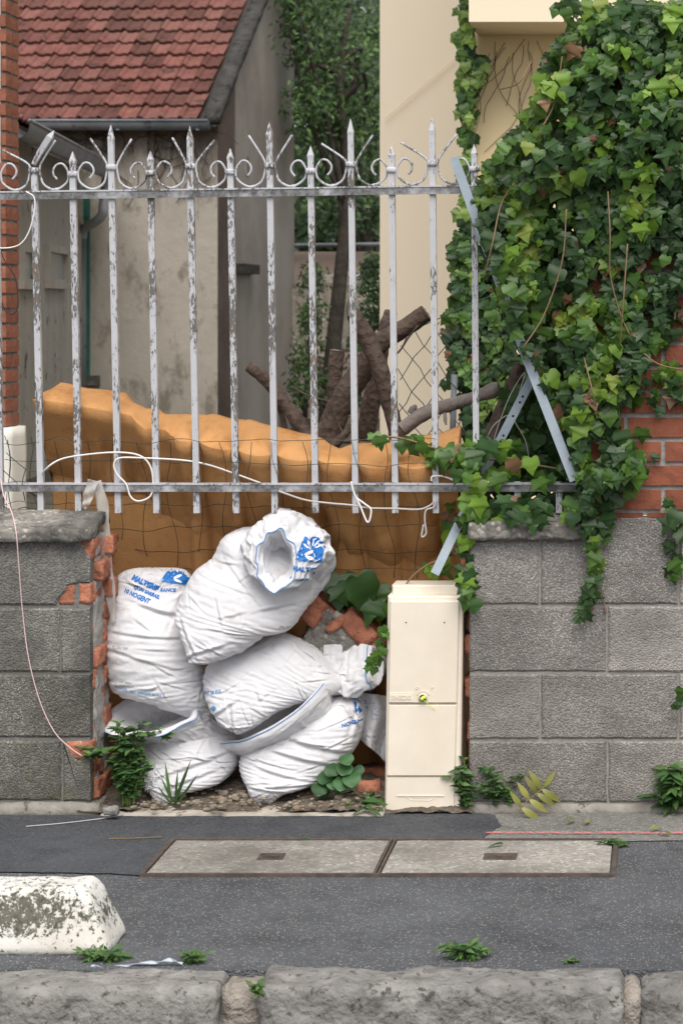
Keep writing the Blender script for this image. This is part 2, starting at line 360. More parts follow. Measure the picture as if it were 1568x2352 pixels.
    M['ail'] = [m_leaf('yellowing_leaflet', (.16, .17, .035), (.24, .23, .055))]
    M['round'] = [m_leaf('round_leaf', (.022, .075, .022), (.04, .115, .035))]
    M['treeleaf'] = [m_leaf('tree_leaf_dark', (.013, .034, .010), (.025, .055, .016), .5), m_leaf('tree_leaf_mid', (.028, .065, .018), (.05, .10, .026), .5), m_leaf('tree_leaf_light', (.065, .125, .03), (.10, .18, .045), .5)]
    M['deadleaf'] = m_plain('dry_leaf', (.22, .11, .05), .8)
    M['greenwire'] = m_plain('green_plastic_wire', (.03, .05, .04), .5)
    M['blackwire'] = m_plain('black_cable', (.02, .018, .02), .5)
    M['whitecable'] = m_plain('white_cable', (.74, .73, .72), .4)
    M['greycord'] = m_plain('grey_cord', (.45, .43, .42), .7)
    M['pinkstring'] = m_plain('pink_string', (.70, .48, .48), .7)
    M['bluetape'] = m_plain('pale_blue_strip', (.42, .47, .55), .5)
    t = NT('clear_plastic'); t.out((.62, .60, .56), .25, t.noise(40, 3), .4, .004, .5); t.set(t.b.inputs['Alpha'], .42); M['plastic'] = t.m
    M['stone'] = m_rough('loose_stone', (.14, .11, .08), (.48, .42, .34), 35, bump=.6, rndv=.35, c=(.26, .15, .09), cscale=25)
mk_materials()

# leaf shapes -------------------------------------------------------
def leaf_shape(half, fold=.18, droop=.25, rib=5):
    """half outline from base to tip [(x,y)..]; returns verts, faces (local y = base to tip, z = face normal)"""
    if len(half) > 6: half = [tuple(q) for q in spline(half, 2)]
    n = len(half); vs_ = []; fs = []
    ys = [p[1] for p in half]
    for (x, y) in half: vs_.append((0, max(0, min(1, y)), 0))
    for s in (-1, 1):
        for (x, y) in half: vs_.append((s*x, y, 0))
    out = []
    for (x, y, z) in vs_:
        zz = abs(x)*fold - droop*(y**2)*.6 + .05*math.sin(9*x+5*y)
        out.append((x, y, zz))
    for i in range(n-1):
        a, b = i, i+1
        fs.append((a, n+a, n+b, b)[::-1]); fs.append((a, 2*n+a, 2*n+b, b))
    return out, fs
IVY_H = [[(0, 0), (.24, -.14), (.46, -.02), (.43, .13), (.58, .38), (.36, .46), (.20, .72), (0, 1)],
         [(0, 0), (.22, -.12), (.42, .0), (.47, .20), (.50, .42), (.34, .55), (.24, .70), (0, .95)],
         [(0, .02), (.26, -.10), (.50, .06), (.40, .22), (.66, .50), (.30, .52), (.14, .80), (0, 1.05)]]
PTD_H = [[(0, 0), (.10, .12), (.21, .34), (.20, .55), (.10, .82), (0, 1)]]
LONG_H = [[(0, 0), (.08, .1), (.14, .35), (.13, .6), (.06, .85), (0, 1)]]
ROUND_H = [[(.02, .04), (.22, -.08), (.44, .08), (.52, .36), (.44, .66), (.24, .84), (0, .9)]]
BLADE_H = [[(0.02, 0), (.035, .3), (.03, .65), (0, 1)]]
def variants(halves, mats, fold=.2, droop=.3):
    out = []
    for mi, m in enumerate(mats):
        for k, h in enumerate(halves):
            v, f = leaf_shape(h, fold*(.7+.3*k), droop*(.6+.4*k)); me = mesh('leaf', v, f, True); me.materials.append(m)
            out.append((me, np.array(v), f, mi))
    return out
LV = {'ivy': variants(IVY_H, M['ivy'], .22, .35), 'ivy_back': variants(IVY_H[:2], M['ivy_back'], .2, .3), 'weed': variants(PTD_H, M['weed'], .25, .4),
      'ail': variants(LONG_H, M['ail'], .25, .25), 'round': variants(ROUND_H, M['round'], .12, .1), 'tree': variants(PTD_H, M['treeleaf'], .2, .3),
      'long': variants(LONG_H, M['weed'], .2, .5), 'blade': variants(BLADE_H, M['weed'], .3, .3)}
def lmat(pos, tip, nrm, size):
    y = Vector(tip).normalized(); z = Vector(nrm); z = (z - y*z.dot(y)); z = z.normalized() if z.length > 1e-5 else y.orthogonal().normalized()
    x = y.cross(z)
    m = Matrix((x*size, y*size, z*size)).transposed().to_4x4(); m.translation = pos
    return m
def foliage(parent, places, kind, max_obj=300, name='leaf', stuffname='foliage'):
    """places: (pos, tip, normal, size, variant index); nearest to the viewer become single leaves"""
    var = LV[kind]; places = sorted(places, key=lambda p: p[0].y - p[3]*1.0)
    t = Vector((0, 0, 0)); q = parent
    while q is not None: t += q.location; q = q.parent
    for (pos, tip, nr, s, vi) in places[:max_obj]:
        o = bpy.data.objects.new(name, var[vi % len(var)][0]); C.objects.link(o); o.parent = parent
        m = lmat(pos, tip, nr, s); o.matrix_local = Matrix.Translation(-t) @ m
    rest = places[max_obj:]
    if rest:
        vv, ff, mi, n = [], [], [], 0
        for (pos, tip, nr, s, vi) in rest:
            _, v, f, k = var[vi % len(var)]
            m = np.array(lmat(pos, tip, nr, s)); vv.append(v @ m[:3, :3].T + m[:3, 3]); ff += [tuple(i + n for i in q_) for q_ in f]; mi += [k]*len(f); n += len(v)
        me = mesh(stuffname, np.vstack(vv), ff, True)
        mats = []
        for x in var:
            if x[3] == len(mats): mats.append(x[0].materials[0])
        for m_ in mats: me.materials.append(m_)
        me.polygons.foreach_set('material_index', mi)
        o = meshobj(stuffname, me, None, parent); o['kind'] = 'stuff'
def rv(s=1.0): return Vector((random.uniform(-s, s), random.uniform(-s, s), random.uniform(-s, s)))
def inpoly(x, y, poly):
    c = False; n = len(poly)
    for i in range(n):
        x0, y0 = poly[i-1]; x1, y1 = poly[i]
        if (y0 > y) != (y1 > y) and x < (x1-x0)*(y-y0)/(y1-y0)+x0: c = not c
    return c

# ================================================================== SETTING
WY = 6.59                                   # front face of the street wall
def sheet(name, pts, mat, z, n=1, kind='structure'):
    m = MB(); m.add([(p[0], p[1], z) for p in pts], [tuple(range(len(pts)))])
    return tag(m.build(name, mat), kind=kind)
def gp(u, v, z=0.0): p = G(u, v, z); return (p.x, p.y)
tag(MB().add([(-600,-300,-.15),(600,-300,-.15),(600,900,-.15),(-600,900,-.15)], [(0,1,2,3)]).build('ground', M['yard']), kind='structure')
tag(MB().add([(-60,-6,-.13),(60,-6,-.13),(60,5.0,-.13),(-60,5.0,-.13)], [(0,1,2,3)]).build('road', M['asphalt_old']), kind='structure')
tag(MB().box((-60, 5.03, -.14), (60, WY-.003, 0)).build('pavement', M['asphalt_old']), kind='structure')
tag(MB().box((-60, WY-.003, -.14), (60, 90, -.012)).build('yard', M['yard']), kind='structure')
def ragged(pts, step=.03, amp=.008):
    out = []
    for i in range(len(pts)):
        a = Vector(pts[i]); b = Vector(pts[(i+1) % len(pts)]); n = max(1, int((b-a).length/step))
        for k in range(n):
            p = a.lerp(b, k/n); nv = noise.noise_vector(Vector((p.x*30, p.y*30, 0))) * amp
            out.append((p.x+nv.x, min(p.y+nv.y, 6.63)))
    return out
ap = sheet('asphalt_patch', ragged([gp(-400, 1872), gp(250, 1875), gp(560, 1866), gp(880, 1862), gp(1000, 1860), gp(1135, 1874), gp(1150, 1900), gp(1105, 1929), gp(398, 1932), gp(330, 2014), gp(250, 2009), gp(-400, 2000)]), M['asphalt_new'], .004)
ag = sheet('worn_asphalt', ragged([gp(1128, 1871), gp(1800, 1868), gp(1800, 1931), gp(1420, 1934), gp(1110, 1930)]), M['asphalt_grey'], .003)
pk = sheet('pink_marking', ragged([gp(1112, 1920), gp(1600, 1921), gp(1600, 1916), gp(1112, 1916)], .02, .003), M['pink'], .008)
def px0(u): return (u-U0)/F*6.58
# gap between the two walls: rubble soil and broken concrete edge
bm = MB(); nx, ny = 60, 14; x0, x1 = -1.75, -.56; y0, y1 = 6.56, 7.25
for j in range(ny+1):
    for i in range(nx+1):
        x = lerp(x0, x1, i/nx); y = lerp(y0, y1, (j/ny)); z = .012 + .03*min(1, j/4) + .018*noise.noise(Vector((x*9, y*9, 0))) + .01*noise.noise(Vector((x*30, y*30, 3)))
        bm.v.append(Vector((x, y, max(.005, z))))
for j in range(ny):
    for i in range(nx): a = j*(nx+1)+i; bm.f.append((a, a+1, a+nx+2, a+nx+1))
tag(bm.build('rubble_ground', M['soil'], None, True), kind='structure')
edge = rough_box((px0(238), 6.535, -.03), (px0(884), 6.66, .010), .014, .006, .009, 14, 4)
tag(edge.build('concrete_edge', M['pale_conc'], None, True), kind='structure')

# ---- kerb: each stone a part of the kerb
kerb = empty('kerb', None, None, (0, 4.98, -.1)); kerb['kind'] = 'structure'
def kerb_stone(u0, u1, seed, mat, name, zt=0.0, y0=4.885, amp=.013, yb=5.052):
    xa = (u0-U0)/F*4.97; xb = (u1-U0)/F*4.97
    m = rough_box((xa, y0, -.16), (xb, yb, zt), .012, .022, amp, 13, seed)
    return m.build(name, mat, kerb, True)
kerb_stone(-700, 516, 1, M['kerb'], 'kerb_stone', .0, 4.895, .007)
kerb_stone(604, 1432, 2, M['kerb'], 'kerb_stone', .004, 4.895, .010)
kerb_stone(1470, 2500, 3, M['kerb'], 'kerb_stone', -.004, 4.89, .008)
kerb_stone(508, 612, 5, M['kerb_fill'], 'mortar_joint', -.012, 4.925, .012)
kerb_stone(1428, 1474, 6, M['kerb_fill'], 'mortar_joint', -.012, 4.90, .011)

# ---- white concrete parking block
pb = empty('parking_block', 'white painted concrete parking block spotted with black lichen, on pavement by kerb', 'parking block', G(100, 2190))
def pbcut(p):
    t = max(0, min(1, (p.z+.005)/.15)); yc = 5.237
    p.y = yc + (p.y-yc)*lerp(1.0, .62, t)
    xr = P(256, 2190, 5.14).x
    p.x = xr + (p.x - xr) - (.062*t if p.x > xr-.25 else 0) * min(1, (p.x-(xr-.25))/.25 if p.x > xr-.25 else 0)
    return p
xr = P(256, 2190, 5.14).x
rough_box((xr-1.3, 5.135, -.004), (xr, 5.335, .15), .012, .026, .004, 16, 9, cut=pbcut).build('body', M['block_white'], pb, True)

# ---- inspection hatch
hz = .006
ht = empty('inspection_hatch', 'long concrete double hatch in steel frame set into the pavement', 'hatch', G(880, 1975))
def gq(u, v): p = G(u, v); return Vector((p.x, p.y, 0))
fa, fb, na, nb = gq(395, 1934), gq(1412, 1937), gq(330, 2014), gq(1402, 2018)
yf = fa.y; yn = na.y; xl = (fa.x+na.x)/2; xrr = (fb.x+nb.x)/2; xm = (gq(901, 1940).x+gq(862, 2016).x)/2
fr = MB()
for (a, b) in (((xl-.006, yn-.006), (xrr+.012, yn+.004)), ((xl-.006, yf-.004), (xrr+.012, yf+.006)), ((xl-.008, yn+.004), (xl+.006, yf-.004)), ((xrr-.002, yn+.004), (xrr+.010, yf-.004)), ((xm-.009, yn+.004), (xm-.002, yf-.004)), ((xm+.002, yn+.004), (xm+.009, yf-.004))):
    fr.box((a[0], a[1], -.01), (b[0], b[1], hz+.004))
fr.build('frame', M['rust'], ht)
for (a, b, hu) in ((xl+.008, xm-.011, (590, 655)), (xm+.011, xrr-.006, (1108, 1187))):
    cv = rough_box((a, yn+.006, -.02), (b, yf-.006, hz+.001), .05, .003, .0012, 20, 3).build('cover', M['cover'], ht)
    p0 = gq(hu[0], 1981); p1 = gq(hu[1], 1970)
    MB().box((p0.x, p0.y, hz), (p1.x, p1.y+.01, hz+.0045)).build('handle', M['rust'], cv)
    MB().box((p0.x+.012, p0.y+.012, hz+.003), (p1.x-.012, p0.y+.02, hz+.008)).build('handle_bar', M['rust'], cv)

# ================================================================== STREET WALLS
def px(u, Y=WY): return (u-U0)/F*Y
def pz(v, Y=WY): return CH-(v-V0)/F*Y
def jag(pts, amp=.004, step=.025):
    out = []
    for i in range(len(pts)):
        a = Vector(pts[i]); b = Vector(pts[(i+1) % len(pts)]); n = max(1, int((b-a).length/step))
        for k in range(n):
            p = a.lerp(b, k/n); nv = noise.noise_vector(Vector((p.x*35, p.y*35, 5))) * amp; out.append((p.x+nv.x, p.y+nv.y))
    return out
def block(parent, mat, uv, y0=WY, y1=WY+.042, amp=.0035, name='block'):
    poly = [(px(u), pz(v)) for (u, v) in uv]      # given clockwise on screen from bottom-left -> counter-clockwise in X-Z
    return slab(jag(poly, amp), y0+random.uniform(0, .003), y1, .006).build(name, mat, parent)
def rect(u0, v0, u1, v1, g=2.6): return [(u0+g, v1-g), (u1-g, v1-g), (u1-g, v0+g), (u0+g, v0+g)]

lw = empty('block_wall', 'grey block wall with broken orange brick end beside white sacks', 'wall', (px(100), WY+.1, 0))
MB().box((-4.2, WY+.009, 0), (px(205), WY+.045, pz(1246))).build('mortar', M['mortar_dark'], lw)
block(lw, M['block_old'], [(-182, 1390), (128, 1390), (132, 1381), (150, 1360), (152, 1346), (205, 1338), (207, 1284), (196, 1268), (183, 1240), (-182, 1247)], amp=.005)
block(lw, M['block_old'], rect(-502, 1247, -182, 1393))
block(lw, M['block_old'], rect(138, 1395, 208, 1546)); block(lw, M['block_old'], rect(-182, 1395, 138, 1546)); block(lw, M['block_old'], rect(-502, 1395, -182, 1546))
block(lw, M['block_old'], [(-22, 1694), (206, 1694), (206, 1551), (-22, 1551)]); block(lw, M['block_old'], rect(-342, 1549, -22, 1696))
block(lw, M['block_old'], [(145, 1839), (208, 1839), (208, 1762), (172, 1742), (160, 1726), (149, 1706), (145, 1702)]); block(lw, M['block_old'], rect(-178, 1699, 142, 1841)); block(lw, M['block_old'], rect(-498, 1699, -178, 1841))
rough_box((-4.2, WY-.022, -.02), (px(228), WY+.2, pz(1844)), .03, .008, .006, 14, 8).build('footing', M['footing'], lw, True)
def copecut(p):
    if p.z > .80 and p.y > WY+.02: p.z += min(.035, (p.y-WY-.02)*.3)
    return p
rough_box((-2.4, WY-.035, pz(1246)+.003), (px(229, WY+.08), WY+.21, .866), .016, .006, .0075, 20, 12, cut=copecut).build('coping', M['coping'], lw, True)
# bricks behind the facing, with broken ends; exposed in three places where the facing fell off
xe = px(208); rows = [1231 + 49.6*k for k in range(12)]
for k, v in enumerate(rows):
    zt = pz(v+2, 6.7); zb = pz(v+46, 6.7)
    if zb < .03: zb = .03
    for j, (ya, yb_) in enumerate(((WY+.045, WY+.135), (WY+.141, WY+.228))):
        off = random.uniform(-.006, .030) - (.03 if (k in (3, 7) and j == 0) else 0)
        L = .20 if (k+j) % 2 else .12
        rough_box((xe+off-L, ya, zb), (xe+off, yb_, zt), .010, .0015, .0075, 34, k*2+j).build('brick', M['brick_raw'], lw, True)
MB().box((-4.2, WY+.047, 0), (xe-.205, WY+.225, pz(1240))).build('brick_core', M['mortar_dark'], lw)
rough_box((xe-.2, WY+.05, .0), (xe+.004, WY+.222, pz(1236)), .014, .003, .010, 30, 44).build('mortar', M['mortar'], lw, True)
# brick faces showing through the missing facing
for (a, b, c, d, s) in ((134, 1342, 170, 1390, 1), (181, 1340, 207, 1388, 2), (150, 1703, 212, 1745, 3), (184, 1236, 212, 1285, 4)):
    rough_box((px(a), WY+.0065, pz(d)), (px(c), WY+.044, pz(b)), .010, .002, .004, 34, 60+s).build('brick', M['brick_raw'], lw, True)

rw = empty('block_wall', 'grey speckled block wall with hanging ivy strand, beside cream cabinet', 'wall', (px(1300), WY+.1, 0))
MB().box((px(1075)+.004, WY+.009, 0), (1.6, WY+.045, pz(1190))).build('mortar', M['mortar'], rw)
def rblock(u0, v0, u1, v1): block(rw, M['block'], rect(u0, v0, u1, v1, 2.8))
for k, (va, vb) in enumerate(((1240, 1391), (1391, 1546), (1546, 1700), (1700, 1846))):
    j0 = (1239, 1393, 1239, 1394)[k]
    us = [1074, j0] + [j0 + 318*i for i in range(1, 6)]
    for a, b in zip(us, us[1:]):
        if k == 0 and a == 1239: block(rw, M['block'], [(1242, 1388), (1554, 1388), (1554, 1188), (1338, 1188), (1338, 1242), (1242, 1242)])
        elif k == 0 and a > 1239: rblock(a, 1186, b, vb)
        else: rblock(a, va, b, vb)
rough_box((px(1072), WY-.006, -.02), (1.6, WY+.2, pz(1846)), .04, .008, .005, 12, 18).build('footing', M['footing'], rw, True)
rough_box((px(1075), WY-.036, pz(1237)), (px(1338), WY+.21, pz(1196)), .014, .006, .0065, 24, 22, cut=copecut).build('coping', M['coping'], rw, True)
MB().box((px(1075)+.02, WY+.047, 0), (1.6, WY+.225, pz(1238))).build('brick_core', M['mortar_dark'], rw)
for k in range(12):
    zt = pz(1252 + 49.6*k, 6.7); zb = max(.02, pz(1297 + 49.6*k, 6.7)); off = random.uniform(-.012, .012) - (.022 if k in (0, 6) else 0)
    rough_box((px(1075)+off-.004, WY+.048+.02*(k % 2), zb), (px(1075)+.12, WY+.21, zt), .016, .004, .007, 28, 80+k).build('brick', M['brick_raw'], rw, True)

# ---- brick pillar above the right wall
pl = empty('brick_pillar', 'red brick gate pillar overgrown with ivy at right edge', 'pillar', (px(1560), WY+.15, pz(1186)))
MB().box((px(1346), WY+.012, pz(1184)), (.62, WY+.42, 2.38)).build("mortar", M["mortar"], pl)
hb = .073; k = 0; z = pz(1177)
bl, bs = .216, .104
brick_m = {}
def shared_brick(L, mat, dep=.10, h=.0605, nm='brick'):
    key = (round(L, 3), mat.name, h, dep)
    if key not in brick_m:
        m = rough_box((0, 0, 0), (L, dep, h), .035, .004, .0022, 30, len(brick_m)); brick_m[key] = mesh(nm, m.v, m.f, False); brick_m[key].materials.append(mat)
    return brick_m[key]
rough_box((px(1355), WY+.003, pz(1190)), (px(1476), WY+.1, pz(1178)), .03, .003, .002, 30, 3).build('brick', M['brick_face'], pl)
rough_box((px(1484), WY+.003, pz(1190)), (px(1620), WY+.1, pz(1178)), .03, .003, .002, 30, 5).build('brick', M['brick_face'], pl)
z = pz(1171)
while z < 2.33:
    x = px(1354) if k % 2 == 0 else px(1354)+bs+.012
    if k % 2: 
        o = meshobj('brick', shared_brick(bs, M['brick_face']), None, pl); o.location = Vector((px(1354), WY+random.uniform(0, .003), z)) - pl.location
    while x < .45:
        o = meshobj('brick', shared_brick(bl, M['brick_face']), None, pl); o.location = Vector((x, WY+random.uniform(0, .003), z)) - pl.location
        x += bl+.012
    z += hb; k += 1
MB().box((px(1335), WY-.03, 2.382), (.66, WY+.46, 2.43)).build('cap', M['coping'], pl)

# ================================================================== IRON FENCE
def fy(u): return 6.80 - .13*u/1090
fence = empty('iron_fence', 'white flaking wrought iron fence panel with spear tips and scrolls', 'fence', P(600, 1180, 6.74))
def topv(u): return 440 - 15*u/1090
bars = [(-8, 3, 's'), (81, 96, 't'), (169, 182, 's'), (258, 273, 't'), (347.5, 361, 's'), (439, 453, 't'), (530.5, 543, 's'), (621, 632, 't'), (714.5, 725, 's'), (807, 817, 't'), (900, 908, 's'), (993.5, 1001, 't'), (1089, 1094, 's'), (1184, 1188, 't'), (1279, 1283, 's')]
SQ = [(-1, -1), (1, -1), (1, 1), (-1, 1)]
hw = .0093
def bar_at(b, v):           # u of the bar's axis at image row v
    return b[0] + (b[1]-b[0])*(v-440)/(1180-440)
def bpt(b, v, dy=0): u = bar_at(b, v); return P(u, v, fy(b[0])+dy)
tips_t = {1: 300, 3: 287, 5: 290, 7: 278, 9: 273, 11: 270, 13: 266}
for i, b in enumerate(bars):
    vt = tips_t.get(i) or {0: 352, 2: 348, 4: 346, 6: 341, 8: 335, 10: 334, 12: 331, 14: 328}[i]
    vb = 1178 if i > 2 else 1186
    if i >= 13:             # the last two bars survive only as stubs under the bottom rail
        MB().sweep([bpt(b, vb), bpt(b, 1106)], [hw, hw], prof=SQ).build('bar', M['iron'], fence); continue
    if b[2] == 't' and i != 1:
        pts = [bpt(b, vb), bpt(b, 445), bpt(b, vt+38), bpt(b, vt+30), bpt(b, vt)]; rr = [hw, hw, hw*.93, hw*1.02, .0008]
    elif i == 1:            # snapped at the collar, head bent over to the right
        pts = [bpt(b, vb), bpt(b, 445), bpt(b, 385)]; rr = [hw, hw, hw*.9]
    else:
        pts = [bpt(b, vb), bpt(b, 445), bpt(b, vt+32), bpt(b, vt+22), bpt(b, vt)]; rr = [hw, hw, hw*.9, hw*1.05, .0008]
    MB().sweep(pts, rr, prof=SQ).build('bar', M['iron'], fence)
    if i == 1:
        MB().sweep([P(78, 378, 6.78), P(92, 352, 6.78), P(116, 314, 6.77), P(125, 300, 6.77)], [hw*.7, hw*.95, hw*1.0, .001], prof=SQ).build('spear_head', M['iron'], fence)
# rails: an angle iron each, flange on top
def rail(u0, u1, vf, h, name):
    a = P(u0, vf(u0), fy(u0)); b = P(u1, vf(u1), fy(u1)); n = 24; m = MB(); t = .0045
    prof = [(-.020, 0), (.016, 0), (.016, -.005), (-.013, -.005), (-.013, -h), (-.018, -h), (-.018, -.005), (-.020, -.005)]
    k = len(prof)
    for i in range(n+1):
        p = a.lerp(b, i/n); dz = .0018*noise.noise(Vector((p.x*4, 2, 7)))
        for (dy, dz_) in prof: m.v.append(p + Vector((0, dy, dz_+dz)))
    for i in range(n):
        for q in range(k): m.f.append((i*k+q, i*k+(q+1) % k, (i+1)*k+(q+1) % k, (i+1)*k+q))
    m.f += [tuple(reversed(range(k))), tuple(n*k+q for q in range(k))]
    o = m.build(name, [M['rail'], M['iron']], fence)
    for f in o.data.polygons:
        if abs(f.normal.z) > .5 or (f.area and f.center.z > -10 and (f.index % k) in (7, 1)): f.material_index = 1
    return o
rail(-40, 1180, topv, .027, 'top_rail'); rail(-40, 1322, lambda u: 1109, .026, 'bottom_rail')
# scrolls: from the V arm on a tall bar, through its collar, round to the rail and up to a hook on the short bar
def collar(b, v):
    p = bpt(b, v, -.002); m = MB(); 
    m.add(*(lambda q: (q.v, q.f))(rough_box(p+Vector((-.0165, -.014, -.009)), p+Vector((.0165, .014, .009)), .007, .0055, .0012, 60, int(p.x*50))))
    m.build('collar', M['iron'], fence, True)
for i, b in enumerate(bars[:13]):
    cv_ = (388 if b[2] == 't' else 402) - 14*(b[0]/1090)
    if i in (1,): cv_ = 391
    collar(b, cv_)
armtips = {(3, -1): (208, 318), (3, 1): (303, 319), (5, -1): (396, 316), (5, 1): (493, 322), (7, -1): (571, 311), (7, 1): (671, 310), (9, -1): (738, 330), (9, 1): (856, 310), (11, -1): (920, 327), (11, 1): (1048, 308), (1, -1): (7, 345), (1, 1): (128, 322), (13, -1): (1130, 310), (13, 1): (1235, 305)}
for i, b in enumerate(bars):
    if b[2] != 't' or i > 12: continue
    for s in (-1, 1):
        j = i+s
        if j < 0 or j >= len(bars): continue
        sb = bars[j]; Y = fy(b[0])-.004; dv = -14*(b[0]/1090)
        at = armtips[(i, s)]; ub = b[0]; us = sb[0]; um = (ub+us)/2; vr = topv(um)-3; cvt = 388+dv; cvs = 402+dv
        path = [at, (lerp(at[0], ub+s*12, .8), lerp(at[1], cvt-10, .8)), (ub+s*11, cvt-2), (ub+s*13, cvt+16), (lerp(ub, um, .42), vr-14), (lerp(ub, um, .72), vr-3.5), (um, vr), (lerp(us, um, .66), vr-4.5), (lerp(us, um, .33), vr-17), (us-s*11, cvs+3),
                (us-s*13, cvs-9), (us-s*24, cvs-24), (us-s*37, cvs-23), (us-s*46, cvs-11), (us-s*45, cvs+1), (us-s*37, cvs+11)]
        if s == 1: pass
        pp = [P(u, v, Y) for (u, v) in path]
        MB().sweep(vsp(pp, 5), .0036, 6).build('scroll', M['iron'], fence, True)
for i in range(12):                      # rivets where the scrolls sit on the rail
    um = (bars[i][0]+bars[i+1][0])/2; p = P(um+6, topv(um)-1, fy(um))
    rough_box(p-Vector((.008, .008, .002)), p+Vector((.008, .008, .008)), .006, .005, .001, 60, i).build('rivet', M['iron'], fence, True)

# blue-grey perforated angle irons
def angle_iron(name, label, pts, wdt, holes):
    o = empty(name, label, 'steel strip', pts[-1], 'loose steel angle strips'); n = len(pts); m = MB()
    for p, q in zip(pts, pts[1:]): pass
    d = (pts[-1]-pts[0]).normalized(); side = d.cross(Vector((0, -1, 0))).normalized()
    sec = [(-wdt/2, 0), (wdt/2, 0), (wdt/2, .003), (-wdt/2+.003, .003), (-wdt/2+.003, .026), (-wdt/2, .026)]
    for p in pts:
        for (a, y) in sec: m.v.append(p + side*a + Vector((0, y, 0)))
    k = len(sec)
    for i in range(n-1):
        for q in range(k): m.f.append((i*k+q, i*k+(q+1) % k, (i+1)*k+(q+1) % k, (i+1)*k+q))
    m.f += [tuple(range(k)), tuple((n-1)*k+q for q in range(k))]
    m.build('strip', M['steel_blue'], o)
    for t in holes:
        p = pts[0].lerp(pts[-1], t) + Vector((0, -.0012, 0)); r = .0042; h = MB()
        h.add([p + side*(r*math.cos(a*.7854)) + d*(r*math.sin(a*.7854)) for a in range(8)], [tuple(range(8))]); h.build('hole', M['dark'], o)
    return o
angle_iron('steel_strip', 'long blue grey steel angle leaning from fence top down into ivy', [P(1041, 362, 6.66), P(1133, 612, 6.60), P(1200, 800, 6.56), P(1318, 1104, 6.52)], .028, (.115, .33, .62, .72, .75, .9))
angle_iron('steel_strip', 'short blue grey steel angle sloping down left behind the bottom rail', [P(1222, 866, 6.64), P(1110, 1085, 6.695), P(1060, 1188, 6.65), P(998, 1318, 6.575)], .027, (.1, .13, .2, .3, .33, .5))

# ================================================================== FOAM SLAB
VF = [(75, 916), (160, 928), (250, 944), (300, 953), (316, 972), (332, 985), (352, 985), (380, 987), (392, 1000), (412, 1008), (470, 1020), (540, 1036), (620, 1046), (720, 1058), (860, 1072), (960, 1072), (1045, 1058)]
VB = [(75, 905), (108, 880), (180, 892), (262, 906), (278, 925), (312, 936), (335, 931), (352, 950), (400, 950), (470, 953), (560, 966), (660, 990), (720, 1004), (762, 1030), (800, 1020), (900, 1008), (1000, 992), (1045, 980)]
m = MB(); NU, NF, NTp, NBk = 150, 26, 9, 10
barb = sorted(bar_at(b, 1050) for b in bars)
def near_bar(u): return min(abs(u-x) for x in barb)
for i in range(NU+1):
    u = lerp(75, 1047, i/NU)
    nb_ = near_bar(u); bul = math.sqrt(max(0, 1-((46-min(46, nb_))/46)**2)) if u > 400 else .6   # bulges between the bars
    vf_ = interp(u, VF) + (17*bul-12 if u > 400 else 0); vb_ = interp(u, VB)
    Yt = fy(u) + .022 - (.045*bul if u > 400 else .0)
    ft = P(u, vf_, Yt); bt = P(u, vb_, Yt+.165)
    x = ft.x
    lean = .80
    ring = []
    for k in range(NF+1):                          # front face from the bottom up
        t = k/NF; z = lerp(.03, ft.z, t); y = Yt + (ft.z - z)*lean + .018*max(0, (t-.8)/.2)*0
        q = Vector((lerp(x, x*1.0, t), y, z)); n1 = noise.noise(Vector((x*5, z*6, 1))); n2 = noise.noise(Vector((x*16, z*20, 4)))
        cre = abs(noise.noise(Vector((x*3.0+5, z*9, 2)))); cre = max(0, .12-cre)/.12
        f = min(1, (1-t)*6)
        q.y += (.018*n1 + .011*n2 + .034*cre*(1 if t > .25 else .4))*f
        hole = noise.noise(Vector((x*9, z*9, 11)))
        if hole > .52 and t > .45: q.y += .035*min(1, (hole-.52)/.06)*f
        ring.append(q)
    for k in range(0, NTp+1):                      # (the cut edge is sharp: its points are doubled)
        t = k/NTp; q = ring[NF].copy() if k == 0 else ft.lerp(Vector((ft.x, bt.y, bt.z)), t)
        if k: q.z += .008*noise.noise(Vector((q.x*14, q.y*14, 8))) + .010*math.sin(math.pi*t)
        ring.append(q)
    for k in range(1, NBk+1):
        t = k/NBk; ring.append(Vector((x, ring[NF+NTp+1].y + t*.25, lerp(bt.z, .03, t))))
    m.v += ring
kk = NF+NTp+NBk+2
for i in range(NU):
    for k in range(kk-1): a = i*kk+k; m.f.append((a, a+kk, a+kk+1, a+1))
m.f += [tuple(range(kk)), tuple(reversed([NU*kk+k for k in range(kk)]))]
foam = m.build('foam_mattress', M['foam'], None, True); tag(foam, 'orange brown foam mattress slumped against the back of the iron fence', 'mattress')

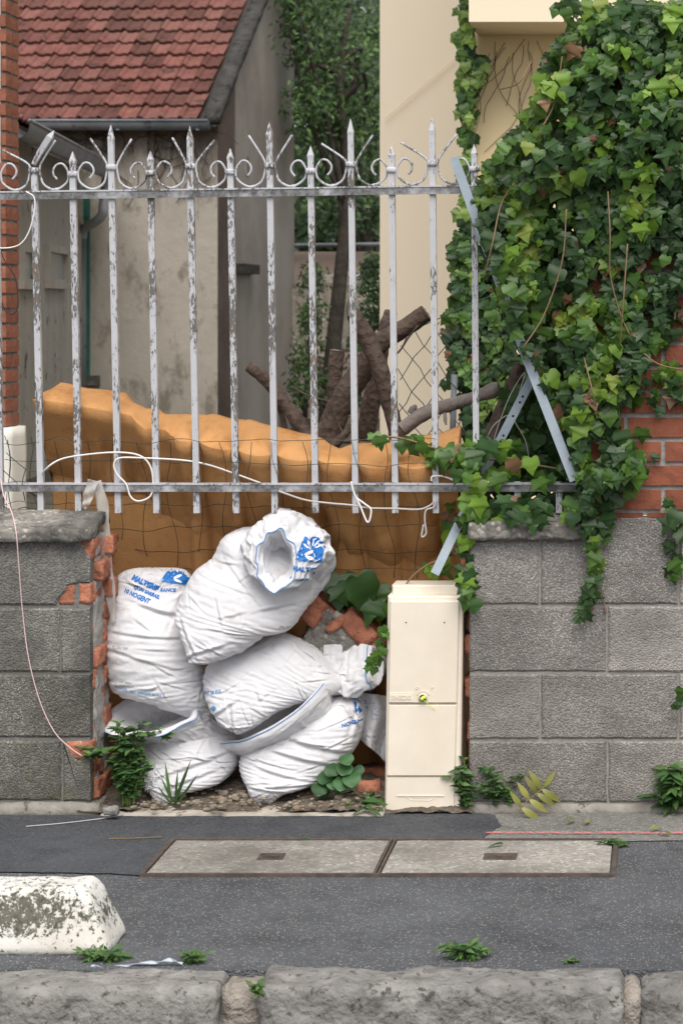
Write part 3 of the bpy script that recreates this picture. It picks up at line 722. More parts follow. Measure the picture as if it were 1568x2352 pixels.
# ================================================================== LOGS
def log(name, label, uvr, Y, mat='bark', cut='cut', branches=(), seed=0, cat='log', group='cut logs piled behind the fence'):
    """uvr: (u, v, radius px[, dY])"""
    pts = [(*P(q[0], q[1], Y+(q[3] if len(q) > 3 else 0)), q[2]/F*Y) for q in uvr]
    sp_ = spline(pts, 7); n = 16
    o = empty(name, label, cat, Vector(sp_[0][:3]) , group)
    m = MB(); m.sweep([Vector(q[:3]) for q in sp_], [q[3] for q in sp_], n, False)
    ctr = [Vector(q[:3]) for q in sp_]
    for idx, v in enumerate(m.v):
        c = ctr[idx//n]; d = (v-c); r = d.length
        kn = max(0, noise.noise(c*7+Vector((seed, 0, d.x*30)))-.25)*.5
        v += d*(.16*noise.noise(v*18+Vector((seed, 0, 0))) + .10*noise.noise(v*50) + kn)
    body = m.build('bark', M[mat], o, True)
    for e in (0, len(sp_)-1):
        ring = [m.v[e*n+q] for q in range(n)]; c = sum(ring, Vector())/n; t = (ctr[e]-ctr[1 if e == 0 else -2]).normalized()
        cm = MB(); cm.v = [c+t*.004] + [c+(p-c)*.55+t*.003*random.uniform(.2, 2) for p in ring] + [p.copy()+t*.0015 for p in ring]
        for q in range(n):
            q2 = (q+1) % n; cm.f += [(0, 1+q, 1+q2), (1+q, 1+n+q, 1+n+q2, 1+q2)]
        cm.build('cut_face', M[cut], o)
    for bpts in branches:
        bp = [(*P(q[0], q[1], Y+(q[3] if len(q) > 3 else 0)), q[2]/F*Y) for q in bpts]; bs_ = spline(bp, 6)
        MB().sweep([Vector(q[:3]) for q in bs_], [q[3] for q in bs_], 8).build('side_branch', M[mat], o, True)
    return o
log('log', 'thin dark log leaning to the left, leftmost of the pile', [(572, 842, 12), (600, 862, 15), (629, 892, 15), (668, 945, 16), (706, 1005, 18)], 7.25, seed=1)
log('log', 'thickest forked log rising right to a grey sawn end', [(744, 1030, 31), (762, 980, 30), (793, 908, 29), (840, 838, 27), (875, 787, 22), (926, 757, 19.5), (979, 720, 19)], 7.22, seed=2)
log('log', 'dark log crossing in front of the thick forked log', [(812, 722, 17), (834, 765, 19), (856, 806, 20), (879, 869, 19), (895, 930, 18), (914, 1010, 19)], 7.08, seed=3)
log('log', 'upright split log with hollow side, in the middle of the pile', [(774, 806, 17), (770, 850, 17), (764, 905, 14), (758, 970, 13)], 7.34, seed=4)
log('log', 'dark log standing half hidden behind the forked logs', [(899, 716, 14), (884, 762, 15), (866, 850, 18), (851, 927, 21), (838, 1010, 22)], 7.40, seed=5)
log('log', 'grey barked log pointing right with torn orange end', [(925, 985, 17), (960, 957, 16), (1000, 939, 16), (1045, 926, 15), (1090, 912, 14), (1128, 898, 17), (1145, 893, 15)], 7.0, 'bark_grey', 'cut_fresh', branches=[[(943, 950, 9), (950, 935, 8), (949, 930, 3)], [(1020, 940, 4), (1022, 965, 4, -.02), (1024, 975, 2, -.03)]], seed=6)
log('branch_stub', 'small knotty branch stub lying on top of the foam', [(808, 958, 8), (800, 985, 9), (786, 1005, 10), (768, 1022, 9), (755, 1035, 8)], 6.98, branches=[[(790, 1012, 7), (808, 1012, 7), (824, 1014, 6)], [(757, 1033, 4), (759, 1050, 3), (759, 1058, 2)]], seed=7, cat='branch')
log('log', 'dark curved trunk behind the crossed steel strips', [(1195, 838, 15), (1178, 880, 17), (1158, 935, 18), (1138, 985, 20), (1118, 1040, 20)], 6.98, seed=8)
log('log', 'thin broken stick wedged beneath leftmost leaning log', [(637, 905, 6), (641, 930, 7), (650, 965, 7), (655, 995, 7)], 7.3, seed=9)
for lab, pts in (('thin bent twig arching across the log pile', [(672, 890), (715, 912), (756, 924), (770, 960), (786, 992), (800, 1010)]), ('thin twig sticking out right of forked log', [(960, 748), (938, 775), (922, 800), (912, 812)])):
    tag(MB().sweep(vsp([P(u, v, 7.05) for u, v in pts], 5), .0035, 5).build('twig', M['bark'], None, True), lab, 'twig')

# ================================================================== SACKS
def wrinkle(V, ring=True, sr=1.05, sl=1.05, iters=110, hold=.03, bend=.10, seed=0, pin=None, amp=.003):
    """buckle a grid (rows x cols x 3) of cloth that is slightly too large for its shape: position based dynamics"""
    rng = np.random.RandomState(seed); V0 = V.copy(); nr, nc = V.shape[:2]
    L = np.linalg.norm
    # smooth random start
    nz = rng.randn(nr, nc, 3)
    for _ in range(3): nz = (nz + np.roll(nz, 1, 1) + np.roll(nz, -1, 1) + np.concatenate([nz[:1], nz[:-1]]) + np.concatenate([nz[1:], nz[-1:]]))/5
    V = V + nz*amp*3
    if np.ndim(sr) == 0: sr = np.full((nr, 1), sr)
    if np.ndim(sl) == 0: sl = np.full((nr, 1), sl)
    e_r = L(V0[1:]-V0[:-1], axis=2)*sl[:-1]
    V1 = np.roll(V0, -1, 1); e_c = L(V1-V0, axis=2)*sr
    sd = np.sqrt((sr*sr+sl*sl)/2)[:-1]; e_d1 = L(V1[1:]-V0[:-1], axis=2)*sd; e_d2 = L(V0[1:]-V1[:-1], axis=2)*sd
    def fix(A, B, rest, k):
        d = B-A; l = np.maximum(L(d, axis=2), 1e-7); c = (k*.5*(l-rest)/l)[..., None]*d; return c
    for it in range(iters):
        V += hold*(V0-V)
        for par in (0, 1):
            c = fix(V[par:-1:2], V[par+1::2], e_r[par::2], .9); n_ = c.shape[0]
            V[par:par+2*n_:2][:n_] += c; V[par+1:par+1+2*n_:2][:n_] -= c
        D = np.zeros_like(V)
        c = fix(V, np.roll(V, -1, 1), e_c, .55)
        if not ring: c[:, -1] = 0
        D += c; D -= np.roll(c, 1, 1)
        W = np.roll(V, -1, 1)
        c = fix(V[:-1], W[1:], e_d1, .22)
        if not ring: c[:, -1] = 0
        D[:-1] += c; t = np.zeros_like(V); t[1:] = c; D -= np.roll(t, 1, 1)
        c = fix(W[:-1], V[1:], e_d2, .22)
        if not ring: c[:, -1] = 0
        t = np.zeros_like(V); t[:-1] = c; D += np.roll(t, 1, 1); D[1:] -= c
        V += D
        lap = (np.roll(V, 1, 1)+np.roll(V, -1, 1)+np.concatenate([V[:1], V[:-1]])+np.concatenate([V[1:], V[-1:]]))/4 - V
        if not ring: lap[:, 0] = 0; lap[:, -1] = 0
        V += bend*lap
        if pin is not None: V[pin] = V0[pin]
    return V
def grid_mesh(name, V, ring=True, caps=True):
    nr, nc = V.shape[:2]; f = []
    cc = nc if ring else nc-1
    for i in range(nr-1):
        for k in range(cc): f.append((i*nc+k, i*nc+(k+1) % nc, (i+1)*nc+(k+1) % nc, (i+1)*nc+k))
    if ring and caps: f += [tuple(reversed(range(nc))), tuple((nr-1)*nc+k for k in range(nc))]
    return mesh(name, V.reshape(-1, 3), f, True)
def loft(sp_, nr=80, nc=88, ex=2.4):
    """sp_: (u, v, Y, halfwidth px, halfdepth m, tilt deg of the section's width axis or None)"""
    arr = spline([(*P(u, v, Y), hw_/F*Y, hd) for (u, v, Y, hw_, hd) in sp_], 24)
    s = np.linspace(0, len(arr)-1, nr); arr = np.array([[np.interp(q, range(len(arr)), arr[:, c]) for c in range(5)] for q in s])
    V = np.zeros((nr, nc, 3)); prev = None
    for i in range(nr):
        t = arr[min(i+3, nr-1), :3] - arr[max(i-3, 0), :3]; t /= np.linalg.norm(t)
        wd = np.array([-t[2], 0, t[0]]); wd /= max(np.linalg.norm(wd), 1e-6)
        dd = np.cross(t, wd); dd /= np.linalg.norm(dd)
        if dd[1] > 0: dd = -dd
        for k in range(nc):
            a = 2*math.pi*k/nc; c, s_ = math.cos(a), math.sin(a)
            cx = math.copysign(abs(c)**(2/ex), c); sx = math.copysign(abs(s_)**(2/ex), s_)
            V[i, k] = arr[i, :3] + wd*cx*arr[i, 3] + dd*sx*arr[i, 4]
    return V
def lump(V, amp, freq, seed):
    """rubble pushing through from inside"""
    c = V.mean(1, keepdims=True); d = V-c
    for i in range(V.shape[0]):
        for k in range(V.shape[1]):
            p = Vector(V[i, k])*freq + Vector((seed*7, 0, 0)); n_ = noise.noise(p); n2 = max(0, noise.noise(p*2.3)-.15)
            V[i, k] += d[i, k]/max(1e-6, np.linalg.norm(d[i, k]))*(amp*n_ + amp*1.2*n2)
    return V
def rings(lst, per=10, nc=96, wob=.0, seed=0):
    """lst: (u, v, Y, rx px, tilt deg, dv px, dY m) -> grid of rings; angle 90 deg is the near side"""
    arr = spline(lst, per); V = np.zeros((len(arr), nc, 3))
    for i, (u, v, Y, rx, tl, dv, dY) in enumerate(arr):
        ct, st = math.cos(R(tl)), math.sin(R(tl)); g = i/(len(arr)-1)
        for k in range(nc):
            a = 2*math.pi*k/nc; c, s_ = math.cos(a), math.sin(a)
            wv = 1 + wob*max(.5, 1-.75*g)*noise.noise(Vector((c*2.4+seed*5, s_*2.4, g*1.8)))
            uu = u + rx*c*ct*wv - dv*s_*st*.4; vv = v + rx*c*st*wv + dv*s_*wv
            V[i, k] = P(uu, vv, Y - dY*s_)
    return V
def refine(V, f):
    """finer net through the coarse one (Catmull-Rom both ways, columns closed)"""
    def up(A):
        p0, p1, p2, p3 = A[:-3], A[1:-2], A[2:-1], A[3:]; o = []
        for k in range(f):
            t = k/f; o.append(.5*(2*p1 + (p2-p0)*t + (2*p0-5*p1+4*p2-p3)*t*t + (3*p1-p0-3*p2+p3)*t**3))
        return np.stack(o, 1).reshape(-1, *A.shape[1:])
    A = np.concatenate([2*V[:1]-V[1:2], V, 2*V[-1:]-V[-2:-1]]); A = np.concatenate([up(A), V[-1:]])
    B = A.transpose(1, 0, 2); B = np.concatenate([B[-1:], B, B[:2]]); return up(B).transpose(1, 0, 2).copy()
BV = {}
def loft2(secs, nr=66, nc=84, ex=2.3):
    """secs: (uL, vL, uR, vR, Y, half depth) sections from the tip to the neck, traced edge to edge"""
    arr = spline([(*P(a, b, Y), *P(c, d, Y), hd) for (a, b, c, d, Y, hd) in secs], 24)
    q = np.linspace(0, len(arr)-1, nr); arr = np.stack([np.interp(q, range(len(arr)), arr[:, c]) for c in range(7)], 1)
    V = np.zeros((nr, nc, 3)); an = 2*np.pi*np.arange(nc)/nc
    cx = np.sign(np.cos(an))*np.abs(np.cos(an))**(2/ex); sx = np.sign(np.sin(an))*np.abs(np.sin(an))**(2/ex)
    for i in range(nr):
        L_, R_ = arr[i, :3], arr[i, 3:6]
        V[i] = (L_+R_)/2 + np.outer(cx, (R_-L_)/2) + np.outer(sx, np.array([0, -1, 0])*arr[i, 6])
    return V
def sack(key, label, secs, seed, lumps=.006, mouth=None, hem=None, ends=(.13, .10), mid=.034, fold=()):
    o = empty('sack', label, 'sack', P((secs[1][0]+secs[1][2])/2, secs[0][1], secs[1][4]), 'white woven rubble sacks')
    V = lump(loft2(secs), lumps, 8, seed); nr = V.shape[0]
    r_ = np.linspace(0, 1, nr)[:, None]
    e0 = np.clip(1-r_/.30, 0, 1)**1.3; e1 = np.clip((r_-.72)/.28, 0, 1)
    SR = 1+mid*.6+ends[0]*e0+ends[1]*e1; SL = 1+mid+.035*np.exp(-((r_-.35)/.10)**2)+.03*e0+.0*r_
    V = wrinkle(V, True, SR, SL, 150, .022, .05, seed, amp=.004)
    V = refine(V, 3); rg_ = random.Random(seed*13)
    auto = []                                  # short sharp creases all over the cloth
    for _ in range(24):
        sc_ = secs[rg_.randrange(1, len(secs)-1)]; t_ = rg_.uniform(.1, .9); u_ = lerp(sc_[0], sc_[2], t_); v_ = lerp(sc_[1], sc_[3], t_); a_ = rg_.gauss(.15, .7); l_ = rg_.uniform(14, 52)
        auto.append((u_-l_*math.cos(a_), v_-l_*math.sin(a_), u_+l_*math.cos(a_), v_+l_*math.sin(a_), rg_.uniform(.0026, .0045), rg_.uniform(.0025, .006)))
    for (u0, v0, u1, v1, wd, dp) in list(fold) + auto:      # pulled tucks across the cloth
        A_, B_ = np.array(P(u0, v0, 6.7))[[0, 2]], np.array(P(u1, v1, 6.7))[[0, 2]]; q = V[..., [0, 2]]
        d = B_-A_; l = np.linalg.norm(d); t = ((q-A_)@d)/(l*l); off = (q-A_)@np.array([-d[1], d[0]])/l
        wgt = np.exp(-((np.clip(t, 0, 1)-t)*l/.02)**2)*np.sin(np.pi*np.clip(t, .04, .96))**.5
        prof = -np.exp(-(off/wd)**2) + .8*np.exp(-((off-1.6*wd)/wd)**2)
        V[..., 1] -= dp*prof*wgt*(V[..., 1] < V[..., 1].mean())
    me = grid_mesh('bag', V); b = meshobj('bag', me, M['sack'], o)
    fs = [tuple(p.vertices) for p in me.polygons]; vsq = [v.co.copy() for v in me.vertices]
    if mouth:
        lst, wob, rim, mw = mouth
        W = rings(lst, 6, 88, wob, seed); rr_ = np.arange(W.shape[0])[:, None]/(rim*6); W = wrinkle(W, True, 1.015+(mw[0]-1)*1.5*np.clip(1-rr_, 0, 1)**.7, mw[1], 130, .02, .055, seed+50, amp=.006); W = refine(W, 2)
        mm = grid_mesh('mouth', W, True, False); mo = meshobj('mouth', mm, [M['sack'], M['sack_in']], o)
        nc = W.shape[1]
        for p in mm.polygons:
            if p.index//nc >= rim*12: p.material_index = 1
        n0 = len(vsq); vsq += [v.co.copy() for v in mm.vertices]; fs += [tuple(i+n0 for i in p.vertices) for p in mm.polygons]
        if hem:
            r_ = int(rim*12)-3
            path = [Vector(W[r_, k % nc]) + Vector((0, -.002, 0)) for k in range(0, nc+1, 2)]
            MB().sweep(path, .0016, 5, False).build('hem_thread', M['hem'], mo, True)
            path = [Vector(W[r_+3, k % nc]) for k in range(0, nc+1)]
            MB().sweep(path, .0018, 5, False).build('hem', M['sack'], mo, True)
    BV[key] = (BVHTree.FromPolygons(vsq, fs), o)
    return o
# lower left, with a frayed open mouth
sack('bl', 'lower left white sack with frayed open mouth and torn patch near its base',
     [(362, 1846, 388, 1848, 6.65, .010), (346, 1815, 422, 1822, 6.67, .045), (334, 1770, 508, 1798, 6.73, .10), (329, 1730, 550, 1752, 6.79, .13), (346, 1690, 554, 1712, 6.81, .125), (385, 1662, 534, 1682, 6.83, .10), (430, 1642, 490, 1648, 6.85, .05)], 3,
     mouth=([(440, 1700, 6.82, 86, -12, 20, .09), (395, 1676, 6.80, 106, -10, 22, .12), (362, 1656, 6.78, 118, -10, 34, .14), (350, 1640, 6.77, 112, -12, 50, .16), (356, 1640, 6.78, 94, -10, 38, .13), (385, 1662, 6.82, 70, -6, 20, .10)], .22, 3.0, (1.12, 1.06)), hem=True,
     fold=[(380, 1780, 520, 1735, .007, .010), (430, 1665, 545, 1700, .008, .012), (370, 1715, 470, 1690, .006, .008), (400, 1800, 500, 1770, .006, .008)])
# lower right
sack('br', 'lower right white sack with folded blue hem, beside the cream cabinet',
     [(588, 1844, 625, 1845, 6.65, .010), (574, 1822, 655, 1823, 6.66, .045), (560, 1785, 716, 1802, 6.71, .10), (554, 1740, 776, 1764, 6.77, .135), (570, 1702, 823, 1712, 6.79, .14), (640, 1668, 837, 1662, 6.80, .125), (705, 1632, 832, 1622, 6.82, .09), (765, 1598, 818, 1592, 6.84, .04)], 5,
     mouth=([(690, 1690, 6.82, 96, -32, 12, .08), (655, 1668, 6.80, 128, -31, 22, .13), (630, 1632, 6.79, 148, -31, 50, .165), (625, 1616, 6.79, 148, -31, 46, .162), (634, 1632, 6.80, 128, -30, 36, .14), (660, 1672, 6.84, 100, -30, 14, .09)], .10, 3.0, (1.06, 1.05)), hem=True,
     fold=[(640, 1690, 800, 1735, .008, .012), (620, 1720, 770, 1760, .007, .010), (600, 1760, 700, 1785, .006, .009), (820, 1600, 800, 1690, .008, .014), (770, 1620, 820, 1680, .006, .010), (580, 1800, 660, 1810, .005, .008)])
# left, standing, printed
sack('l', 'left standing white sack with blue company lettering on its folded top',
     [(468, 1656, 491, 1649, 6.79, .010), (425, 1642, 487, 1632, 6.79, .045), (345, 1611, 481, 1598, 6.79, .09), (275, 1592, 475, 1565, 6.80, .12), (252, 1550, 468, 1535, 6.81, .13), (246, 1490, 456, 1500, 6.82, .135), (250, 1440, 442, 1450, 6.83, .125), (262, 1390, 432, 1400, 6.85, .10), (260, 1356, 436, 1352, 6.87, .07), (268, 1330, 436, 1326, 6.87, .055), (288, 1312, 424, 1310, 6.88, .035), (320, 1304, 400, 1304, 6.89, .008)], 8,
     fold=[(290, 1395, 435, 1440, .008, .014), (262, 1460, 460, 1480, .006, .009), (400, 1370, 380, 1450, .006, .010), (440, 1340, 390, 1372, .006, .012), (260, 1500, 420, 1545, .006, .006)])
# middle
sack('m', 'middle white sack lying across the two lower sacks',
     [(537, 1684, 552, 1686, 6.63, .008), (505, 1660, 592, 1666, 6.65, .05), (477, 1610, 642, 1634, 6.69, .09), (469, 1560, 694, 1612, 6.73, .11), (498, 1513, 738, 1602, 6.76, .115), (570, 1480, 768, 1592, 6.78, .11), (640, 1457, 786, 1580, 6.80, .10), (702, 1478, 796, 1570, 6.82, .08), (750, 1508, 800, 1560, 6.84, .04)], 11,
     mouth=([(748, 1540, 6.82, 30, 70, 40, .05), (785, 1540, 6.83, 34, 75, 40, .06), (820, 1540, 6.82, 42, 78, 46, .07), (862, 1530, 6.80, 34, 70, 30, .06), (852, 1534, 6.81, 26, 70, 22, .045), (815, 1542, 6.83, 16, 76, 16, .02)], .5, 3.0, (1.24, 1.16)), hem=True,
     fold=[(640, 1475, 760, 1540, .007, .012), (690, 1480, 790, 1560, .006, .012), (540, 1600, 548, 1680, .006, .008), (500, 1640, 560, 1600, .006, .007)])
# top
sack('t', 'topmost white sack with its open mouth facing the street',
     [(436, 1522, 458, 1526, 6.59, .008), (428, 1490, 486, 1522, 6.61, .04), (416, 1448, 546, 1500, 6.65, .085), (408, 1410, 610, 1460, 6.69, .115), (421, 1366, 664, 1445, 6.72, .13), (448, 1314, 699, 1402, 6.75, .135), (488, 1281, 731, 1366, 6.77, .125), (514, 1237, 738, 1330, 6.78, .11), (550, 1214, 715, 1288, 6.80, .08), (575, 1210, 680, 1255, 6.81, .04)], 14,
     mouth=([(640, 1320, 6.80, 92, 10, 60, .05), (664, 1266, 6.74, 92, 0, 80, .06), (656, 1258, 6.66, 90, -4, 76, .05), (640, 1280, 6.60, 66, -6, 72, .03), (634, 1288, 6.585, 44, -6, 66, .03), (637, 1288, 6.62, 38, -6, 56, .03), (646, 1280, 6.68, 34, -6, 44, .02), (650, 1278, 6.73, 14, -6, 16, .01)], .34, 4.0, (1.24, 1.14)), hem=True,
     fold=[(440, 1500, 540, 1470, .006, .008), (520, 1290, 600, 1380, .006, .006), (600, 1400, 690, 1385, .006, .008), (430, 1420, 470, 1500, .006, .008)])
# loose empty sack hanging behind the cabinet
hang = []
for i in range(44):
    t = i/43; row = []
    for k in range(40):
        s_ = k/39; u = lerp(lerp(815, 838, t), lerp(900, 905, t), s_) + 8*math.sin(5*t); v = lerp(1588 + 14*s_, 1700 + 60*s_, t)
        row.append(P(u, v, 6.84 + .025*math.sin(9*s_+2*t) + .05*(s_-.5)))
    hang.append(row)
hv = wrinkle(np.array([[tuple(p) for p in r_] for r_ in hang]), False, 1.14, 1.10, 110, .03, .06, 21)
hs_ = meshobj('sack', grid_mesh('sack', hv, False), M['sack']); tag(hs_, 'limp empty white sack hanging in shade just left of cabinet', 'sack', 'white woven rubble sacks')
sm = hs_.modifiers.new('thick', 'SOLIDIFY'); sm.thickness = .0025
BV['h'] = (BVHTree.FromPolygons([Vector(p) for p in hv.reshape(-1, 3)], [tuple(p.vertices) for p in hs_.data.polygons]), hs_)

# print on the sacks: real lettering laid on the cloth along the wall's normal
def project(me_v, me_f, key, u, v, ang, mat, name, off=.0022):
    """me_v: (x,y) in metres; laid out around pixel (u,v), rotated, then dropped onto the cloth along +Y"""
    tree, root = BV[key]; c0 = P(u, v, 6.7); ca, sa = math.cos(R(ang)), math.sin(R(ang)); pts = []
    for (x, y) in me_v:
        q = Vector((c0.x + x*ca - y*sa, 5.5, c0.z + x*sa + y*ca)); hit, nrm, idx, dist = tree.ray_cast(q, Vector((0, 1, 0)))
        pts.append(None if hit is None else hit + Vector((0, -off, 0)))
    keep = [f for f in me_f if all(pts[i] is not None for i in f) and max(pts[i].y for i in f)-min(pts[i].y for i in f) < .03]
    if not keep: return
    my = float(np.median([pts[i].y for f in keep for i in f])); keep = [f for f in keep if abs(pts[f[0]].y-my) < .035]
    used_ = sorted({i for f in keep for i in f}); mp = {i: n for n, i in enumerate(used_)}
    return meshobj(name, mesh(name, [pts[i] for i in used_], [[mp[i] for i in f] for f in keep]), mat, root)
def fine(v2, f2, mx=.006):
    b = bmesh.new(); vs2 = [b.verts.new((x, y, 0)) for x, y in v2]
    for f in f2:
        try: b.faces.new([vs2[i] for i in f])
        except ValueError: pass
    bmesh.ops.triangulate(b, faces=b.faces[:])
    for _ in range(4):
        es = [e for e in b.edges if e.calc_length() > mx]
        if not es: break
        bmesh.ops.subdivide_edges(b, edges=es, cuts=1, use_grid_fill=False); bmesh.ops.triangulate(b, faces=[f for f in b.faces if len(f.verts) > 3])
    b.verts.index_update(); out = [(v.co.x, v.co.y) for v in b.verts], [[v.index for v in f.verts] for f in b.faces]; b.free(); return out
def text2d(s, size, bold=0.0, sx=1.0):
    cu = bpy.data.curves.new('lettering', 'FONT'); cu.body = s; cu.size = size; cu.align_x = 'CENTER'; cu.align_y = 'CENTER'; cu.offset = bold; cu.resolution_u = 2
    o = bpy.data.objects.new('lettering', cu); C.objects.link(o); dg = bpy.context.evaluated_depsgraph_get(); me = bpy.data.meshes.new_from_object(o.evaluated_get(dg))
    v = [(p.co.x*sx, p.co.y) for p in me.vertices]; f = [list(p.vertices) for p in me.polygons]
    bpy.data.objects.remove(o); bpy.data.meshes.remove(me); bpy.data.curves.remove(cu); return v, f
def text_on(s, size, key, u, v, ang, mat, bold=.0012, sx=1.0, name='lettering'):
    v2, f2 = text2d(s, size, bold, sx); v2, f2 = fine(v2, f2); return project(v2, f2, key, u, v, ang, mat, name)
def shape_on(pts, key, u, v, ang, mat, name='printed_emblem', off=.0022, mx=.01):
    v2, f2 = fine(pts, [list(range(len(pts)))], mx); return project(v2, f2, key, u, v, ang, mat, name, off)
def ell(cx, cy, a, b, rot=0, n=14):
    return [(cx + a*math.cos(t)*math.cos(rot) - b*math.sin(t)*math.sin(rot), cy + a*math.cos(t)*math.sin(rot) + b*math.sin(t)*math.cos(rot)) for t in [2*math.pi*k/n for k in range(n)]]
def emblem(key, u, v, ang, s, sx=1.0, sy=1.0):
    shape_on([(-.5*s*sx, -.42*s*sy), (.5*s*sx, -.5*s*sy), (.5*s*sx, .5*s*sy), (-.34*s*sx, .5*s*sy)], key, u, v, ang, M['blue'], off=.0020)
    for a in range(5):
        th = R(150 - a*30); shape_on(ell(.02*s + .26*s*math.cos(th), .02*s + .27*s*math.sin(th), .15*s, .028*s, th), key, u, v, ang, M['thread'], 'emblem_ray', .0034)
    shape_on(ell(-.02*s, -.10*s, .20*s, .07*s, .5), key, u, v, ang, M['thread'], 'emblem_ray', .0034)
    shape_on(ell(.05*s, -.30*s, .22*s, .06*s, -.3), key, u, v, ang, M['thread'], 'emblem_ray', .0034)
emblem('l', 388, 1332, -8, .06, 1.6)
text_on('MALTERIF', .021, 'l', 314, 1350, -22, M['blue'], .0014)
text_on('RANCE', .014, 'l', 368, 1366, -4, M['blue'], .0006)
text_on('QUAI SARRAIL', .014, 'l', 320, 1370, -20, M['blue'], .0008)
text_on('10 NOGENT', .017, 'l', 298, 1378, -20, M['blue'], .0008)
text_on('PILSEN 2RP', .011, 'l', 275, 1489, -3, M['print_gray'], .0002)
text_on('LOT 298940', .008, 'l', 290, 1567, -4, M['print_gray'], .0002); text_on('DDM: JUIL-24', .008, 'l', 292, 1575, -4, M['print_gray'], .0002)
text_on('25.14 KG - NET WEIGHT 25 KG', .011, 'l', 318, 1588, -8, M['blue_faint'], .0003)
emblem('t', 724, 1256, -8, .075)
text_on('MALTERIES', .019, 't', 722, 1300, -10, M['blue'], .001)
text_on('QUAI SARRAIL', .0115, 't', 724, 1313, -12, M['blue'], .0007)
text_on('NOGENT SUR SEINE', .0125, 't', 722, 1325, -14, M['blue'], .0007)
text_on('PILSEN', .013, 't', 664, 1438, -12, M['print_gray'], .0003)
text_on('WEIGHT 25 KG', .013, 'm', 486, 1585, 12, M['blue_faint'], .0006)
shape_on(ell(0, 0, .009, .006), 'm', 503, 1616, 20, M['blue_faint']); shape_on(ell(0, 0, .009, .006), 'm', 503, 1616, 80, M['blue_faint'])
emblem('br', 822, 1625, -62, .05); text_on('NOGENT', .015, 'br', 808, 1664, 8, M['blue'], .0006)
emblem('h', 850, 1642, -70, .07)
# frayed threads: at the mouth and the torn patch of the lower left sack
tree, root = BV['bl']; th = MB()
def thread(u, v, l, ang, r=.0011):
    q = P(u, v, 6.7); hit = tree.ray_cast(Vector((q.x, 5.5, q.z)), Vector((0, 1, 0)))[0]
    if hit is None: return
    p0 = hit + Vector((0, -.003, 0)); d = Vector((math.cos(ang), 0, math.sin(ang)))*l; mid = p0 + d*.5 + Vector((0, -.006, random.uniform(-.003, .003)))
    th.sweep([p0, mid, p0 + d + Vector((0, -.003, -.3*l*random.random()))], r, 4)
for _ in range(150):
    t = random.random(); u = lerp(290, 405, t); v = interp(u, [(290, 1668), (330, 1672), (405, 1655)]) + random.uniform(-8, 8); thread(u, v, random.uniform(.008, .026), random.uniform(-2.6, -.6))
for _ in range(60): thread(random.uniform(335, 372), random.uniform(1752, 1800), random.uniform(.012, .035), random.choice([0, math.pi/2, math.pi, -math.pi/2]) + random.uniform(-.35, .35))
if th.v: th.build('frayed_threads', M['thread'], root)['kind'] = 'stuff'

# ================================================================== BROKEN MASONRY CHUNK
ck = empty('masonry_chunk', 'toppled chunk of brick and concrete wedged behind the sacks', 'rubble', P(800, 1500, 6.95))
def chunk(u, v, wpx, hpx, ang, Y, mat, seed, dep=.14, name='brick', amp=.008):
    m = rough_box((-wpx/2/740, 0, -hpx/2/740), (wpx/2/740, dep, hpx/2/740), .014, .005, amp, 26, seed); a = R(ang); c = P(u, v, Y); 
    for i, p in enumerate(m.v): m.v[i] = Vector((c.x + p.x*math.cos(a) - p.z*math.sin(a), c.y + p.y, c.z + p.x*math.sin(a) + p.z*math.cos(a)))
    return m.build(name, mat, ck, True)
chunk(792, 1505, 200, 120, -42, 6.86, M['coping'], 1, .2, 'concrete', .011)
chunk(738, 1402, 70, 44, -42, 6.86, M['brick_raw'], 2); chunk(820, 1446, 92, 50, -46, 6.85, M['brick_raw'], 3); chunk(770, 1436, 50, 20, 45, 6.845, M['brick_raw'], 4, .06); chunk(856, 1482, 46, 42, -46, 6.86, M['brick_raw'], 5)
chunk(715, 1416, 44, 40, -42, 6.85, M['brick_raw'], 6, .1); chunk(745, 1375, 34, 44, -30, 6.88, M['brick_raw'], 7); chunk(778, 1418, 30, 18, -42, 6.85, M['mortar'], 8, .1, 'mortar')
rough_box(P(700, 1560, 7.0), P(890, 1420, 7.15), .05, .01, .015, 10, 5).build('concrete', M['coping'], ck, True)
# loose half bricks and stones on the rubble
for n_, (u, v, s, lab) in enumerate(((862, 1786, .05, 'broken orange brick lying by the cabinet foot'), (848, 1818, .035, 'small brick shard on rubble near long leaves'))):
    p = G(u, v, .03); b = rough_box(p-Vector((s, s*.6, .02)), p+Vector((s, s*.6, .035)), .014, .006, .008, 30, 200+n_).build('brick_fragment', M['brick_raw'], None, True); tag(b, lab, 'brick')
st = MB()
for _ in range(420):
    u = random.uniform(300, 885); v = random.uniform(1785, 1860); z = .018 + .022*random.random(); p = G(u, v, z); s = random.choice([.003, .005, .007, .011]) * random.uniform(.7, 1.3)
    q = rough_box(p-Vector((s, s*.8, s*.5)), p+Vector((s, s*.8, s*.6)), s*.6, s*.5, s*.55, 1/s*.35, random.randrange(900)); st.add(q.v, q.f)
so = st.build('gravel', M['stone'], None); so['kind'] = 'stuff'
for n_, (u, v, s, lab) in enumerate(((512, 1822, .016, 'pale stone under the lower left sack'), (555, 1824, .018, 'largest pale stone between the two lower sacks'), (540, 1828, .012, 'small pale stone left of the largest stone'), (255, 1862, .022, 'dark grey stone at the left wall foot'))):
    p = G(u, v, .03); tag(rough_box(p-Vector((s, s*.7, s*.6)), p+Vector((s, s*.7, s*.6)), .007, .006, .005, 40, 300+n_).build('stone', M['stone'] if n_ < 3 else M['kerb'], None, True), lab, 'stone')

